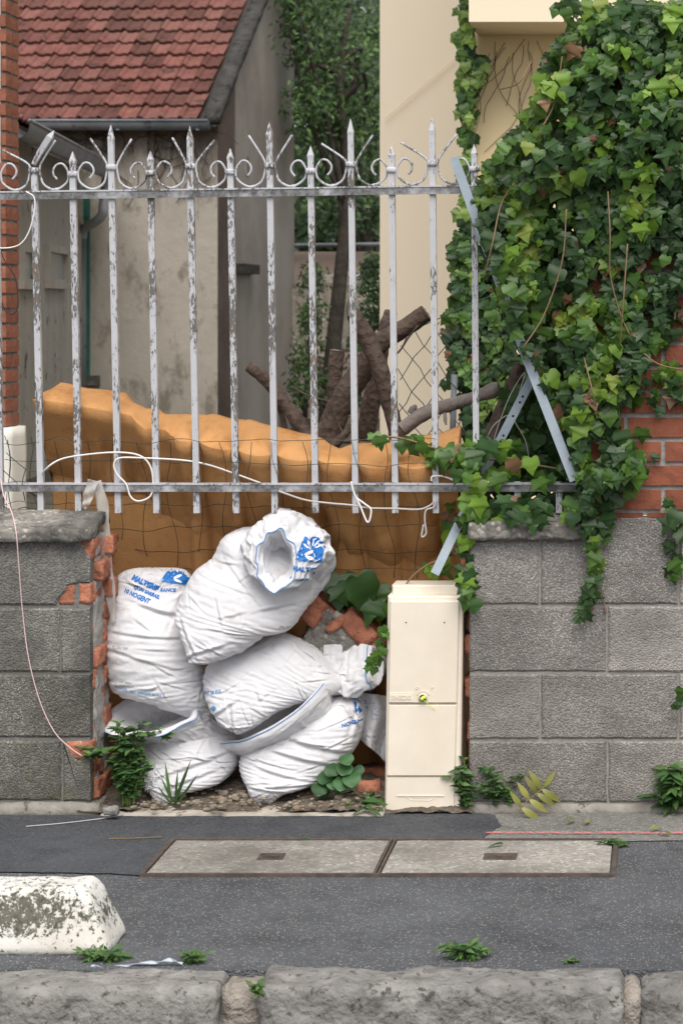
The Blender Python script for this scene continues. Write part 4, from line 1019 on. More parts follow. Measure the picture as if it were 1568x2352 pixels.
# ================================================================== CABINET
cb = empty('electric_cabinet', 'tall cream plastic electricity cabinet standing in the wall gap', 'cabinet', G(972, 1862))
CY = 6.60; X0, X1 = px(885, CY), px(1059, CY); ZT = pz(1370, CY); sh = -.0
def cbox(u0, v0, u1, v1, y0, y1, name, mat=None, parent=None, bev=.004):
    # the cabinet leans a little: left edge moves right going up
    def X(u, v): return px(u, CY)
    m = MB(); poly = [(px(u0[1] if isinstance(u0, tuple) else u0, CY), pz(v1, CY)), (px(u1[1] if isinstance(u1, tuple) else u1, CY), pz(v1, CY)), (px(u1[0] if isinstance(u1, tuple) else u1, CY), pz(v0, CY)), (px(u0[0] if isinstance(u0, tuple) else u0, CY), pz(v0, CY))]
    return slab(poly, y0, y1, bev).build(name, mat or M['cream'], parent or cb)
cbox((890, 883), 1369, (1063, 1056), 1872, CY, CY+.17, 'body', bev=.006)
bd = cbox((895, 895), 1349, (1052, 1052), 1372, CY+.05, CY+.165, 'lid', bev=.006)
d1 = cbox((896, 892.5), 1379, (1055, 1049.5), 1614, CY-.012, CY-.001, 'door', bev=.005)
d2 = cbox((892.5, 888), 1617.5, (1049, 1044), 1781, CY-.010, CY-.001, 'lower_door', bev=.004)
d3 = cbox((888, 885.5), 1785, (1044, 1042), 1868, CY-.006, CY-.001, 'plinth_panel', bev=.002)
for u in (932, 1020):
    p = P(u, 1430, CY-.0125); MB().add([p + Vector((.0024*math.cos(k*.7854), 0, .0024*math.sin(k*.7854))) for k in range(8)], [tuple(range(8))]).build('screw_hole', M['dark'], d1)
def embossed(s, size, u, v, y, parent, ex=.0014, bold=.0004, sx=1.0, name='embossed_lettering'):
    v2, f2 = text2d(s, size, bold, sx); c0 = P(u, v, CY); m = MB(); n = len(v2)
    m.v = [Vector((c0.x+a, y, c0.z+b)) for a, b in v2] + [Vector((c0.x+a, y-ex, c0.z+b)) for a, b in v2]
    from collections import Counter
    ec = Counter(tuple(sorted(e)) for f in f2 for e in zip(f, f[1:]+f[:1])); m.f = [tuple(i+n for i in f) for f in f2]
    m.f += [(e[0], e[1], e[1]+n, e[0]+n) for f in f2 for e in zip(f, f[1:]+f[:1]) if ec[tuple(sorted(e))] == 1]
    return m.build(name, M['cream'], parent)
cbox((895, 895), 1589, (950, 950), 1611, CY-.0132, CY-.0119, 'name_plate', None, d1, .0006)
embossed('ENEDIS', .019, 922, 1600.5, CY-.0131, d1, .0022, .0004, 1.0)
embossed('O', .012, 959, 1579, CY-.0119, d1, .002); embossed('F', .012, 993, 1579, CY-.0119, d1, .002)
lk = P(972, 1601, CY); m = MB()
for k in range(14):                                 # raised arc above the lock
    a0 = R(25+130*k/14); a1 = R(25+130*(k+1)/14)
    m.add([lk + Vector((r_*math.cos(a), y - CY + CY - lk.y, r_*math.sin(a))) for a in (a0, a1) for r_ in (.018, .023) for y in (CY-.0119, CY-.0138)], [(1, 3, 7, 5), (0, 1, 5, 4), (2, 3, 7, 6)])
m.build('lock_dial', M['cream'], d1)
lkm = MB(); lkm.sweep([Vector((lk.x, CY-.010, lk.z)), Vector((lk.x, CY-.0155, lk.z))], .0145, 20); lkm.build('lock_ring', M['cream'], d1, True)
MB().sweep([Vector((lk.x, CY-.0150, lk.z)), Vector((lk.x, CY-.0162, lk.z))], .0105, 18).build('lock_recess', M['dark'], d1)
MB().sweep(vsp([Vector((lk.x+.006, CY-.0165, lk.z+.003)), Vector((lk.x+.001, CY-.021, lk.z+.001)), Vector((lk.x-.005, CY-.022, lk.z-.004))], 4), [.0055]*9, 10).build('seal', M['yellow_seal'], d1, True)
MB().sweep(vsp([Vector((lk.x, CY-.02, lk.z-.003)), Vector((lk.x+.012, CY-.02, lk.z-.014)), Vector((lk.x+.028, CY-.016, lk.z-.028)), Vector((lk.x+.038, CY-.014, lk.z-.036))], 4), .0009, 5).build('seal_tail', M['yellow_seal'], d1)
a_ = P(912, 1827, CY); b_ = P(1020, 1829, CY)
MB().box((a_.x, CY-.0085, a_.z-.001), (b_.x, CY-.0058, a_.z+.0015)).build('moulded_line', M['cream'], d3)
rb_ = [P(932, 1829, CY), P(945, 1837, CY), P(988, 1837.5, CY), P(1001, 1829.5, CY)]
MB().sweep([Vector((p.x, CY-.0062, p.z)) for p in rb_], .0013, 5).build('moulded_line', M['cream'], d3)
embossed('NIVEAU DE SOL FINI', .0055, 966, 1832.5, CY-.0059, d3, .0012, .0001)

# ================================================================== WIRES AND CORDS
wm = empty('wire_mesh', 'dark green wire mesh hanging crumpled in front of the foam', 'wire mesh', P(560, 1300, 6.9))
def foam_front(u, v):
    # depth of the foam's front face along the pixel's ray, then a little in front of it
    Yt = fy(u)+.022; zt = P(u, interp(u, VF), Yt).z; Y = Yt
    for _ in range(6): z = CH-(v-V0)/F*Y; Y = Yt + max(0, zt-z)*.80
    return Y - .075
for i, u0 in enumerate(range(20, 1010, 62)):
    pts = [(u0 + 9*math.sin(i*2.3+j*1.1) + 5*noise.noise(Vector((i, j*.7, 3))) + (j-3)*3, v) for j, v in enumerate(range(1015 if u0 > 60 else 1000, 1350, 40))]
    MB().sweep(vsp([P(u, v, foam_front(u, v)) for u, v in pts], 3), .0010, 4).build('wire', M['greenwire'], wm)
for j, v0 in enumerate(range(1012, 1350, 50)):
    pts = [(u, v0 + 12*noise.noise(Vector((u*.011, j*3.3, 0))) + 7*noise.noise(Vector((u*.04, j, 5))) + (u-500)*.012*(1 if j % 2 else -.5)) for u in range(12, 1010, 30)]
    MB().sweep(vsp([P(u, v, foam_front(u, v)-.003) for u, v in pts], 3), .0010, 4).build('wire', M['greenwire'], wm)
for pts in ([(15, 1040), (40, 1062), (62, 1078), (92, 1085)], [(8, 1080), (30, 1100), (60, 1125), (92, 1145)], [(18, 1010), (24, 1060), (20, 1130), (30, 1180)], [(90, 1178), (60, 1165), (30, 1172), (5, 1160)], [(60, 1075), (52, 1110), (58, 1150)]):
    MB().sweep(vsp([P(u, v, 6.80) for u, v in pts], 5), .0014, 4).build('wire', M['greenwire'], wm)
def cord(name, label, pts, Y, r, mat, cat='cable'):
    pp = [P(q[0], q[1], q[2] if len(q) > 2 else Y) for q in pts]
    return tag(MB().sweep(vsp(pp, 8), r, 6).build(name, mat, None, True), label, cat)
cord('cable', 'white cable looping through the lower fence bars', [(92, 1100, 6.86), (105, 1078), (140, 1055), (200, 1044), (270, 1039), (320, 1046), (345, 1070), (352, 1110), (345, 1140), (318, 1151), (300, 1140), (290, 1112), (270, 1090), (262, 1068), (275, 1052), (330, 1052), (420, 1057), (480, 1068), (545, 1090), (600, 1110)], 6.742, .0027, M['whitecable'])
cord('cable', 'grey white cord knotted along underside of bottom rail', [(640, 1128), (700, 1148), (760, 1156), (805, 1160), (850, 1167), (905, 1168), (960, 1170), (985, 1162), (1000, 1150), (995, 1165), (978, 1172), (975, 1195), (978, 1225), (968, 1232), (972, 1205)], 6.66, .0028, M['greycord'])
cord('cable', 'short white cord hanging as a loop from the bottom rail', [(806, 1106), (812, 1130), (826, 1160), (844, 1200), (852, 1172), (838, 1158), (820, 1145)], 6.655, .003, M['whitecable'])
cord('cable', 'white tie wrapped round the rightmost clear fence bar', [(990, 1105), (992, 1095), (1010, 1093), (1030, 1098), (1050, 1108)], 6.655, .0028, M['whitecable'])
cord('string', 'thin pink string hanging down over the left block wall', [(2, 1100, 6.76), (10, 1140, 6.70), (28, 1178, 6.60), (38, 1225, 6.54), (44, 1300, 6.55), (52, 1400, 6.57), (66, 1510, 6.575), (92, 1610, 6.575), (125, 1680, 6.575), (160, 1716, 6.575), (190, 1737, 6.58)], 6.57, .0017, M['pinkstring'], 'string')
cord('wire', 'white wire looped from top rail at far left', [(60, 440), (78, 452), (80, 480), (68, 530), (45, 562), (5, 570), (-20, 560)], 6.755, .0022, M['whitecable'], 'wire')
cord('wire', 'black wire coiled beside the brick quoin at far left', [(-4, 560), (12, 600), (36, 640), (42, 700), (30, 722), (12, 712), (4, 690)], 6.9, .0016, M['blackwire'], 'wire')
cord('wire', 'tangled grey wire hanging around the crossed steel strips', [(1120, 1000), (1135, 975), (1165, 955), (1160, 990), (1135, 1010), (1150, 960), (1175, 900), (1205, 855), (1190, 910), (1180, 960), (1205, 1010), (1215, 1060)], 6.84, .0016, M['greycord'], 'wire')
# torn clear plastic strip over the bottom rail
ps = empty('plastic_strip', 'torn clear plastic strip hanging from bottom rail beside broken brick end', 'plastic', P(225, 1110, 6.77))
def ribbon(pts, wpx, Y, name, mat, parent=None, per=8):
    sp_ = spline([(*P(u, v, Y), w_/F*Y) for (u, v), w_ in zip(pts, wpx)], per); m = MB()
    for i, q in enumerate(sp_):
        t = Vector(sp_[min(i+1, len(sp_)-1)][:3]) - Vector(sp_[max(i-1, 0)][:3]); s_ = t.cross(Vector((0, 1, 0))).normalized()
        for k in (-1, -.33, .33, 1): m.v.append(Vector(q[:3]) + s_*q[3]*k/2 + Vector((0, .006*math.sin(i*.6+k*2), 0)))
    for i in range(len(sp_)-1):
        for k in range(3): a = i*4+k; m.f.append((a, a+1, a+5, a+4))
    o = m.build(name, mat, parent, True); md = o.modifiers.new('t', 'SOLIDIFY'); md.thickness = .0012; return o
ribbon([(222, 1105), (234, 1150), (243, 1210), (250, 1290), (254, 1360), (260, 1430)], [20, 26, 20, 16, 22, 12], 6.74, 'strip', M['plastic'], ps)
ribbon([(215, 1103), (206, 1130), (200, 1152), (192, 1168)], [24, 24, 20, 10], 6.73, 'strip', M['plastic'], ps)
tp = ribbon([(210, 2218), (260, 2222), (320, 2213), (365, 2210), (392, 2205), (420, 2214)], [4, 4, 5, 5, 6, 4], 5.06, 'plastic_ribbon', M['bluetape']); tag(tp, 'pale blue plastic ribbon lying along the back of the kerb', 'ribbon')
# chain link between the logs and the yellow house
cl = empty('chain_link_fence', 'dark green chain link fence behind the logs', 'fence', P(1040, 1040, 7.7))
for i in range(-6, 10):
    for s in (-1, 1):
        pts = []
        for k in range(13):
            v = lerp(740, 1060, k/12); u = 1000 + i*52 + s*(v-900)*.72
            if 905 < u < 1240: pts.append(P(u + 4*math.sin(k*2.1+i), v, 7.7 + .02*math.sin(k+i)))
        if len(pts) > 2: MB().sweep(pts, .0016, 4).build('wire', M['greenwire'], cl)
for (u, v0, v1) in ((1043, 860, 1060),): MB().sweep([P(u-6, v1, 7.72), P(u, v0, 7.72)], .011, 8).build('post', M['zinc'], cl, True)
MB().sweep(vsp([P(905, 775, 7.7), P(1000, 735, 7.7), P(1100, 690, 7.7), P(1230, 640, 7.7)], 5), .002, 5).build('wire', M['greenwire'], cl)

# ================================================================== BACKGROUND HOUSES
HY = 23.0
def hx(u, Y=HY): return (u-U0)/F*Y
def hz_(v, Y=HY): return CH-(v-V0)/F*Y
house = empty('tiled_house', 'plastered house with red tile roof and bare grey gable', 'house', (hx(300), HY+2, 0))
XG = hx(500); XL = hx(-260); ze = CH+2.02; PT = .60; YR = 26.55; YB = 27.85
zr = ze + (YR-HY)*PT; zb_ = CH+3.42
MB().add([(XL, HY, 0), (XG, HY, 0), (XG, HY, ze), (XL, HY, ze)], [(0, 1, 2, 3)]).build('front_wall', M['plaster_tan'], house)
ys = HY+.95; zs_ = ze+(ys-HY)*PT
MB().add([(XG, HY+.002, 0), (XG, ys, 0), (XG, ys, zs_), (XG, HY+.002, ze)], [(0, 1, 2, 3)]).build('gable_corner', M['plaster_brown'], house)
MB().add([(XG-.004, ys, 0), (XG-.004, YB, 0), (XG-.004, YB, zb_), (XG-.004, YR, zr), (XG-.004, ys, zs_)], [(0, 1, 2, 3, 4)]).build('gable_wall', M['plaster_gable'], house)
MB().add([(XL, YB, 0), (XG, YB, 0), (XG, YB, zb_), (XL, YB, zb_)], [(3, 2, 1, 0)]).build('rear_wall', M['plaster_gable'], house)
# roof: base deck, tiles, verge, gutter
ov = .22; y_e = HY-ov; z_e = ze-ov*PT+.06
dk = MB(); xo = XG+.03
dk.add([(XL, y_e, z_e-.05), (xo, y_e, z_e-.05), (xo, YR, zr+.06), (XL, YR, zr+.06), (xo, YB+.15, zb_), (XL, YB+.15, zb_)], [(0, 1, 2, 3), (3, 2, 4, 5)]); roof = dk.build('roof', M['wood_dark'], house)
TW, TL = .212, .325; pit = math.atan(PT)
def tile_mesh():
    m = MB(); prof = [(0, 0), (.02, .022), (.04, .036), (.062, .022), (.078, .002), (.135, 0), (.150, .010), (.190, .010), (.212, 0)]
    n = len(prof)
    for (yy, lift) in ((0, .040), (.0, .018), (TL+.05, .0)):
        for (x, h) in prof: m.v.append(Vector((x, yy, h*(1.0 if yy == 0 else .9) + lift)))
    for i in range(n-1):
        m.f.append((n+i, n+i+1, i+1, i)); m.f.append((i, i+1, 2*n+i+1, 2*n+i))
    return m
tm = tile_mesh(); tme = mesh('tile', tm.v, tm.f); tme.materials.append(M['tile'])
rt = Matrix.Rotation(pit, 4, 'X'); hl = house.location
row = 0; y = y_e; 
while y < YR-.1 and row < 13:
    zrow = z_e + (y-y_e)*PT; x = xo-.20-TW; x -= 0 if row % 1 == 0 else 0
    c = 0
    while x > hx(-15, y):
        o = bpy.data.objects.new('tile', tme); C.objects.link(o); o.parent = roof
        o.matrix_local = Matrix.Translation(Vector((x+random.uniform(-.006, .006), y, zrow+random.uniform(-.004, .004)))-hl-roof.location) @ rt @ Matrix.Rotation(random.uniform(-.012, .012), 4, 'Y')
        x -= TW; c += 1
    y += TL*math.cos(pit); row += 1
vg = rough_box((xo-.14, 0, -.05), (xo+.03, 4.4, .06), .07, .02, .013, 6, 3); 
for i, p in enumerate(vg.v): q = rt @ Vector((0, p.y, p.z)); vg.v[i] = Vector((p.x, y_e+q.y, z_e+q.z))
vg.build('verge', M['verge'], roof, True)
rvg = MB(); rvg.sweep([Vector((xo, YR+.1, zr)), Vector((xo, YB+.2, zb_-.02))], .07, prof=SQ); rvg.build('rear_bargeboard', M['wood_dark'], roof)
gt = MB(); gp_ = [(.075*math.cos(R(a)), .075*math.sin(R(a))) for a in range(180, 361, 20)] + [(.068*math.cos(R(a)), .068*math.sin(R(a))) for a in range(360, 179, -20)]
gt.sweep([Vector((XL, y_e-.05, z_e-.01)), Vector((xo-.05, y_e-.05, z_e-.01))], 1, prof=[(-a if False else a, b) for a, b in gp_]); 
gm = MB(); n = 16
for xx in (XL, xo-.06):
    for k in range(n+1): a = math.pi + math.pi*k/n; gm.v.append(Vector((xx, y_e-.06+.082*math.cos(a), z_e-.0+.095*math.sin(a))))
for k in range(n): gm.f.append((k, k+1, n+2+k, n+1+k))
gm.f.append(tuple(range(n+1, 2*n+2))); gm.sweep([Vector((XL, y_e-.145, z_e+.002)), Vector((xo-.06, y_e-.145, z_e+.002))], .013, 8)
gut = gm.build('gutter', M['zinc'], house, True)
for u in (130, 290, 470): p = hx(u); MB().box((p-.015, y_e-.15, z_e-.1), (p+.015, y_e-.06, z_e-.088)).build('gutter_bracket', M['zinc'], gut)
# sill and slit on the gable, teal shutter and sill on the front
MB().box((XG-.01, HY+1.0, hz_(628, 24.2)), (XG+.10, HY+1.9, hz_(606, 24.2))).build('window_sill', M['verge'], house)
MB().box((XG-.02, HY+1.55, hz_(400, 24.6)), (XG+.008, HY+1.75, hz_(360, 24.6))).build('vent', M['plaster_tan'], house)
MB().box((hx(189), HY-.06, hz_(862)), (hx(208), HY-.01, hz_(430))).build('shutter', M['teal'], house)
MB().box((hx(178), HY-.10, hz_(884)), (hx(231), HY-.002, hz_(862))).build('window_sill', M['coping'], house)
for v in (500, 560, 620, 690, 760, 830): MB().box((hx(190), HY-.068, hz_(v)), (hx(207), HY-.061, hz_(v-5))).build('shutter_batten', M['teal'], house)
# bare creeper on the front wall under the eave
cr = MB()
for _ in range(70):
    u = random.uniform(60, 500); v = 275 + 160*random.random()**2; p = P(u, v, HY-.02); pts = [p]
    d = Vector((random.uniform(-.5, .5), 0, random.uniform(-1, .2)))
    for k in range(6): d += rv(.45); d.y = 0; pts.append(pts[-1] + d.normalized()*.07 + Vector((0, random.uniform(-.008, .004), 0)))
    cr.sweep(pts, .004, 4)
co = cr.build('bare_creeper', M['wood_dark']); co['kind'] = 'stuff'

# wing of the house on the left
wing = empty('house_wing', 'low weathered grey outbuilding with two small windows at left', 'outbuilding', (-5.8, 21, 0))
A = Vector((-5.52+.02, 18.6, 0)); B = Vector((-6.05, 22.97, 0)); dW = (B-A).normalized(); nW = Vector((dW.y, -dW.x, 0)); HW = 2.98
A2 = A - dW*1.5
MB().add([A2, B, B+Vector((0, 0, HW)), A2+Vector((0, 0, HW))], [(0, 1, 2, 3)]).build('wall', M['plaster_grey'], wing)
def wpt(u, off=.0):   # point on the wing wall under image column u
    k = (u-U0)/F; o = A + nW*off
    t = (k*o.y - o.x)/(dW.x - k*dW.y); return o + dW*t
for (u0, u1, v0, v1) in ((46, 72, 578, 640), (105, 146, 578, 640)):
    a = wpt(u0); b = wpt(u1); zt = CH-(v0-V0)/F*a.y; zb2 = CH-(v1-V0)/F*a.y
    e = .05
    fr_ = MB()
    for (p, q, z0, z1) in ((a-dW*.07, b+dW*.07, zt, zt+.07), (a-dW*.07, b+dW*.07, zb2-.09, zb2), (a-dW*.07, a, zb2, zt), (b, b+dW*.07, zb2, zt)):
        m0 = [p, q, q+nW*e, p+nW*e]; fr_.add([x_+Vector((0, 0, z0)) for x_ in m0]+[x_+Vector((0, 0, z1)) for x_ in m0], [(0,1,2,3),(4,5,6,7),(0,1,5,4),(1,2,6,5),(2,3,7,6),(3,0,4,7)])
    wnd = fr_.build('window', M['plaster_grey'], wing)
    MB().add([a+nW*.006+Vector((0,0,zb2)), b+nW*.006+Vector((0,0,zb2)), b+nW*.006+Vector((0,0,zt)), a+nW*.006+Vector((0,0,zt))], [(0,1,2,3)]).build('pane', M['glass'], wnd)
# its roof slope, tiles and gutter
ro = nW*.22; zr0 = HW+.03
rb0 = A2+ro+Vector((0, 0, zr0)); rb1 = B+ro-dW*.35+Vector((0, 0, zr0)); up_ = -nW*2.6+Vector((0, 0, 1.15))
wr = MB().add([rb0, rb1, rb1+up_, rb0+up_], [(0, 1, 2, 3)]).build('roof', M['tile'], wing)
gm = MB()
for q in (rb0, rb1):
    for k in range(n+1): a = math.pi+math.pi*k/n; gm.v.append(q + nW*(.06+.09*math.cos(a)) + Vector((0, 0, -.02+.12*math.sin(a))))
for k in range(n): gm.f.append((k, k+1, n+2+k, n+1+k))
gm.f.append(tuple(range(n+1, 2*n+2))); gm.sweep([rb0+nW*.15, rb1+nW*.15], .014, 8)
gm.build('gutter', M['zinc'], wing, True)
wtm = mesh('tile', [v*1.0 for v in tm.v], tm.f); wtm.materials.append(M['tile'])
sl_ = up_.normalized()
for r_ in range(2):
    for k in range(30):
        q = rb0 + dW*(k*TW) + sl_*(r_*.30) + Vector((0, 0, .01))
        if (q-rb0).dot(dW) > (rb1-rb0).length-.2: break
        o = bpy.data.objects.new('tile', wtm); C.objects.link(o); o.parent = wr
        mm = Matrix((dW, sl_, dW.cross(sl_))).transposed().to_4x4(); mm.translation = q - wing.location - wr.location; o.matrix_local = mm
pp = [P(238, 470, 22.5), P(236, 492, 22.5), P(222, 508, 22.55), P(200, 520, 22.7), P(191, 528, 22.8), P(189, 545, 22.85)]
MB().sweep(vsp([rb1+nW*.06+Vector((0, 0, -.1))] + pp, 6), .05, 10).build('downpipe_elbow', M['zinc_light'], wing, True)
pe = pp[-1]; MB().sweep([pe, Vector((pe.x, pe.y, .02))], .045, 10).build('downpipe', M['zinc'], wing, True)

# neighbour's corner with brick quoins, far left
NY = 10.7
qh = empty('plastered_corner', 'white plastered house corner with red brick quoins at left edge', 'house', (hx(-60, NY), NY, 0))
XC = hx(15, NY)
MB().box((XC-3, NY+.004, 0), (XC-.03, NY+.21, 4.6)).build('wall', M['plaster_white'], qh)
MB().box((XC-.09, NY+.010, .9), (XC-.006, NY+.215, 4.6)).build('mortar', M['mortar_dark'], qh)
kq = 0; z = CH-(980-V0)/F*NY
rough_box((XC-.5, NY-.03, 0), (XC+.03, NY+.26, z-.004), .05, .015, .004, 8, 3).build('plinth', M['plaster_white'], qh, True)
while z < 4.5:
    Lq = .05 if kq % 5 in (1, 2) else .025
    for (ya, dl) in (((0, .222),) if kq % 2 else ((0, .105), (.117, .105))):
        o = meshobj('brick', shared_brick(Lq if ya == 0 else .05, M['brick_far'], dl, .061), None, qh); o.location = Vector((XC-(Lq if ya == 0 else .05)+random.uniform(-.002, .002), NY+ya-(.004 if ya == 0 else 0), z)) - qh.location
    z += .0728; kq += 1

# pale house and yellow house on the right
ph = empty('pale_house', 'tall plain pale beige house wall behind the logs', 'house', (hx(960, 16), 16.5, 0))
MB().box((hx(872, 16), 16, 0), (hx(872, 16)+5, 22, 9)).build('wall', M['plaster_pale'], ph)
MB().sweep([P(883, 272, 15.97), P(1062, 118, 15.97)], .004, 6).build('cable', M['plaster_cream'], ph)
yh = empty('yellow_house', 'yellow rendered house with projecting cream ledge, upper right', 'house', (hx(1300, 12), 13, 0))
YY = 12.0
MB().box((hx(1082, YY), YY, 0), (3.5, YY+5, 8)).build('wall', M['plaster_yellow'], yh)
MB().box((hx(1076, 11.45), 11.45, CH+657*11.45/F), (3.6, YY-.002, CH+657*11.45/F+.9)).build('ledge', M['plaster_cream'], yh)

# low wall and railing far behind
lwf = empty('garden_wall', 'low pinkish garden wall with dark rail far behind', 'wall', (hx(770, 30), 30, 0))
MB().box((-8, 30, 0), (-1.5, 30.25, CH+(707-578)*30/F)).build('wall', M['plaster_pink'], lwf)
MB().sweep([Vector((-8, 29.9, CH+(707-572)*30/F)), Vector((-1.5, 29.9, CH+(707-556)*30/F))], .03, 8).build('rail', M['zinc'], lwf, True)
for n_, (u, v, s, lab) in enumerate(((700, 690, .30, 'white rubble heap piece left of far trunk'), (820, 660, .34, 'white rubble heap piece right of far trunk'), (735, 665, .2, 'small white slab standing by far trunk'))):
    p = P(u, v, 28); tag(rough_box(p-Vector((s*1.4, .3, .8)), p+Vector((s*1.2, .3, s*.5)), .12, .06, .06, 3, 400+n_).build('rubble_block', M['pale_conc'], None), lab, 'rubble')

# ================================================================== TREES AND PLANTS
def tree(label, trunk, rad, crown, nleaf, size, limbs=6, seed=0, cat='tree', light=.3, group='trees behind the houses', name='tree'):
    """trunk: list of points; crown: list of (centre, radii) ellipsoid clumps"""
    rnd = random.Random(seed); o = empty(name, label, cat, trunk[0], group); tk = MB(); sp_ = vsp(trunk, 6)
    tk.sweep(sp_, [lerp(rad, rad*.35, i/(len(sp_)-1)) for i in range(len(sp_))], 9)
    for k in range(limbs):
        c, r_ = crown[k % len(crown)]; st_ = sp_[int(len(sp_)*rnd.uniform(.4, .95))]; en = c + Vector((rnd.uniform(-.5, .5)*r_.x, rnd.uniform(-.5, .2)*r_.y, rnd.uniform(-.4, .5)*r_.z))
        mid = st_.lerp(en, .5) + Vector((rnd.uniform(-.2, .2), 0, rnd.uniform(-.1, .25)))
        tk.sweep(vsp([st_, mid, en], 5), [lerp(rad*.38, rad*.1, i/10) for i in range(11)], 6)
    tk.build('trunk', M['trunk_far'], o, True)
    pl_ = []
    for _ in range(nleaf):
        c, r_ = crown[rnd.randrange(len(crown))]
        d = Vector((rnd.gauss(0, 1), rnd.gauss(0, 1), rnd.gauss(0, 1))).normalized()*rnd.uniform(.35, 1.0)
        p = c + Vector((d.x*r_.x, d.y*r_.y, d.z*r_.z))
        if noise.noise(p*1.6/max(.3, r_.x)*1.3 + Vector((seed*3, 0, 0))) < -.12: continue
        vi = 0 if rnd.random() > light else (1 if rnd.random() > .35 else 2)
        pl_.append((p, Vector((rnd.uniform(-1, 1), rnd.uniform(-1, .3), rnd.uniform(-1, .1))), Vector((rnd.uniform(-.6, .6), -.7, rnd.uniform(.1, 1))), size*rnd.uniform(.6, 1.3), vi))
    foliage(o, pl_, 'tree', 0, stuffname='crown')
    return o
def cl_(u, v, Y, ru, rv_, ry): p = P(u, v, Y); return (p, Vector((ru/F*Y, ry, rv_/F*Y)))
tree('tall dark leafy tree with leaning trunk between the two houses', [P(748, 1000, 27), P(765, 800, 27), P(785, 600, 27), P(800, 420, 27), P(780, 200, 27), P(800, 20, 27)], .115, [cl_(700, 60, 27, 90, 110, 1.4), cl_(800, 130, 27.5, 110, 130, 1.6), cl_(730, 250, 27, 80, 90, 1.2), cl_(830, 300, 28, 90, 90, 1.4), cl_(700, -60, 27, 120, 80, 1.4)], 6800, .085, 9, 1, light=.6)
tree('dark dense tree filling the gap behind leaning trunk', [P(850, 1000, 34), P(845, 700, 34), P(830, 300, 34)], .2, [cl_(720, 130, 34, 130, 150, 2), cl_(850, 100, 34, 130, 160, 2), cl_(720, 380, 34, 110, 120, 1.6), cl_(850, 400, 34, 110, 120, 1.6), cl_(780, 470, 33, 120, 80, 1.5), cl_(780, 250, 35, 160, 160, 2)], 9000, .12, 6, 2, light=.4)
tree('broad dark tree at the back, farthest of the trees', [P(760, 1000, 44), P(760, 600, 44), P(770, 200, 44)], .3, [cl_(680, 100, 44, 160, 170, 3), cl_(860, 120, 44, 170, 180, 3), cl_(760, 350, 44, 190, 170, 3), cl_(700, 500, 43, 140, 110, 3), cl_(850, 500, 43, 140, 110, 3)], 14000, .27, 4, 3, light=.12)
tree('leafy shrub at the corner of grey gable', [P(700, 960, 22.5), P(705, 850, 22.5), P(702, 780, 22.5)], .03, [cl_(705, 790, 22.5, 42, 80, .4), cl_(695, 870, 22.3, 38, 70, .4), cl_(720, 720, 22.8, 34, 40, .4)], 1300, .06, 4, 4, 'shrub', .75, 'shrubs between the houses', 'shrub')
tree('dark green shrub against the pale house edge', [P(845, 1000, 20), P(845, 850, 20), P(850, 720, 20)], .03, [cl_(850, 700, 20, 34, 70, .4), cl_(835, 800, 20, 44, 80, .4), cl_(850, 620, 20.3, 24, 50, .3)], 1300, .06, 4, 5, 'shrub', .3, 'shrubs between the houses', 'shrub')
tree('low green shrub under the leaning trunk', [P(760, 1000, 21), P(755, 930, 21), P(750, 880, 21)], .03, [cl_(745, 890, 21, 50, 50, .4), cl_(800, 920, 21, 50, 50, .4), cl_(720, 640, 26, 40, 50, .4)], 1000, .06, 3, 6, 'shrub', .5, 'shrubs between the houses', 'shrub')

# ---- ivy on the pillar
ivy = empty('ivy', 'dense glossy ivy cascading over the brick pillar at right', 'ivy', P(1440, 1186, 6.6), 'ivy growth')
MASK = [(1300, 62), (1335, 28), (1400, 12), (1480, 6), (1700, 4), (1700, 640), (1580, 640), (1530, 660), (1515, 740), (1470, 850), (1412, 950), (1450, 1030), (1470, 1080), (1385, 1105), (1362, 1180), (1335, 1180), (1338, 1105), (1305, 1020), (1278, 950), (1240, 870), (1205, 810), (1178, 760), (1140, 640), (1118, 560), (1098, 480), (1092, 420), (1118, 368), (1160, 320), (1205, 280), (1222, 200), (1248, 130)]
HOLES = [(1545, 300, 30, 22), (1520, 600, 45, 30), (1540, 820, 40, 40), (1490, 290, 14, 10), (1500, 690, 22, 12)]
pl_ = []
def ivy_leaf(u, v, dep, s=None, light=None):
    nn_ = noise.noise(Vector((u*.012, v*.012, 3)))
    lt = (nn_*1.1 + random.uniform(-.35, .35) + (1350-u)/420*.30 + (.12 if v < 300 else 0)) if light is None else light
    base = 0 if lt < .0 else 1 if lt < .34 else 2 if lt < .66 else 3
    if light is None and random.random() < .02: base = 4
    vi = base*3 + random.randrange(3)
    s = s or random.choice([.024, .029, .034, .040, .046, .055])*random.uniform(.85, 1.15)
    p = P(u, v, dep)
    tip = Vector((random.gauss(0, .45), random.uniform(-.55, .1), -1)); nr = Vector((random.gauss(0, .38), -1, random.uniform(.15, 1.15)))
    return (p, tip, nr, s, vi)
cnt = 0; tries = 0
while cnt < 3700 and tries < 50000:
    tries += 1
    u = random.uniform(1085, 1640); v = random.uniform(-5, 1185)
    if not inpoly(u, v, MASK): continue
    if any(((u-a)/b)**2+((v-c)/d)**2 < 1 for (a, c, b, d) in HOLES) and random.random() < .9: continue
    dens = noise.noise(Vector((u*.02, v*.016, 9)))
    if dens < -.36: continue
    bulge = .10 + .09*noise.noise(Vector((u*.009, v*.007, 1))) + (.05 if v < 400 else 0)
    dep = WY - bulge*random.uniform(0, 1)**.7 if u > 1330 else 6.66 - (.06+bulge)*random.random()
    if u < 1330 and random.random() < .3: dep = random.uniform(6.68, 6.85)
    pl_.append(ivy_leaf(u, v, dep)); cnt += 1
k_ = 0
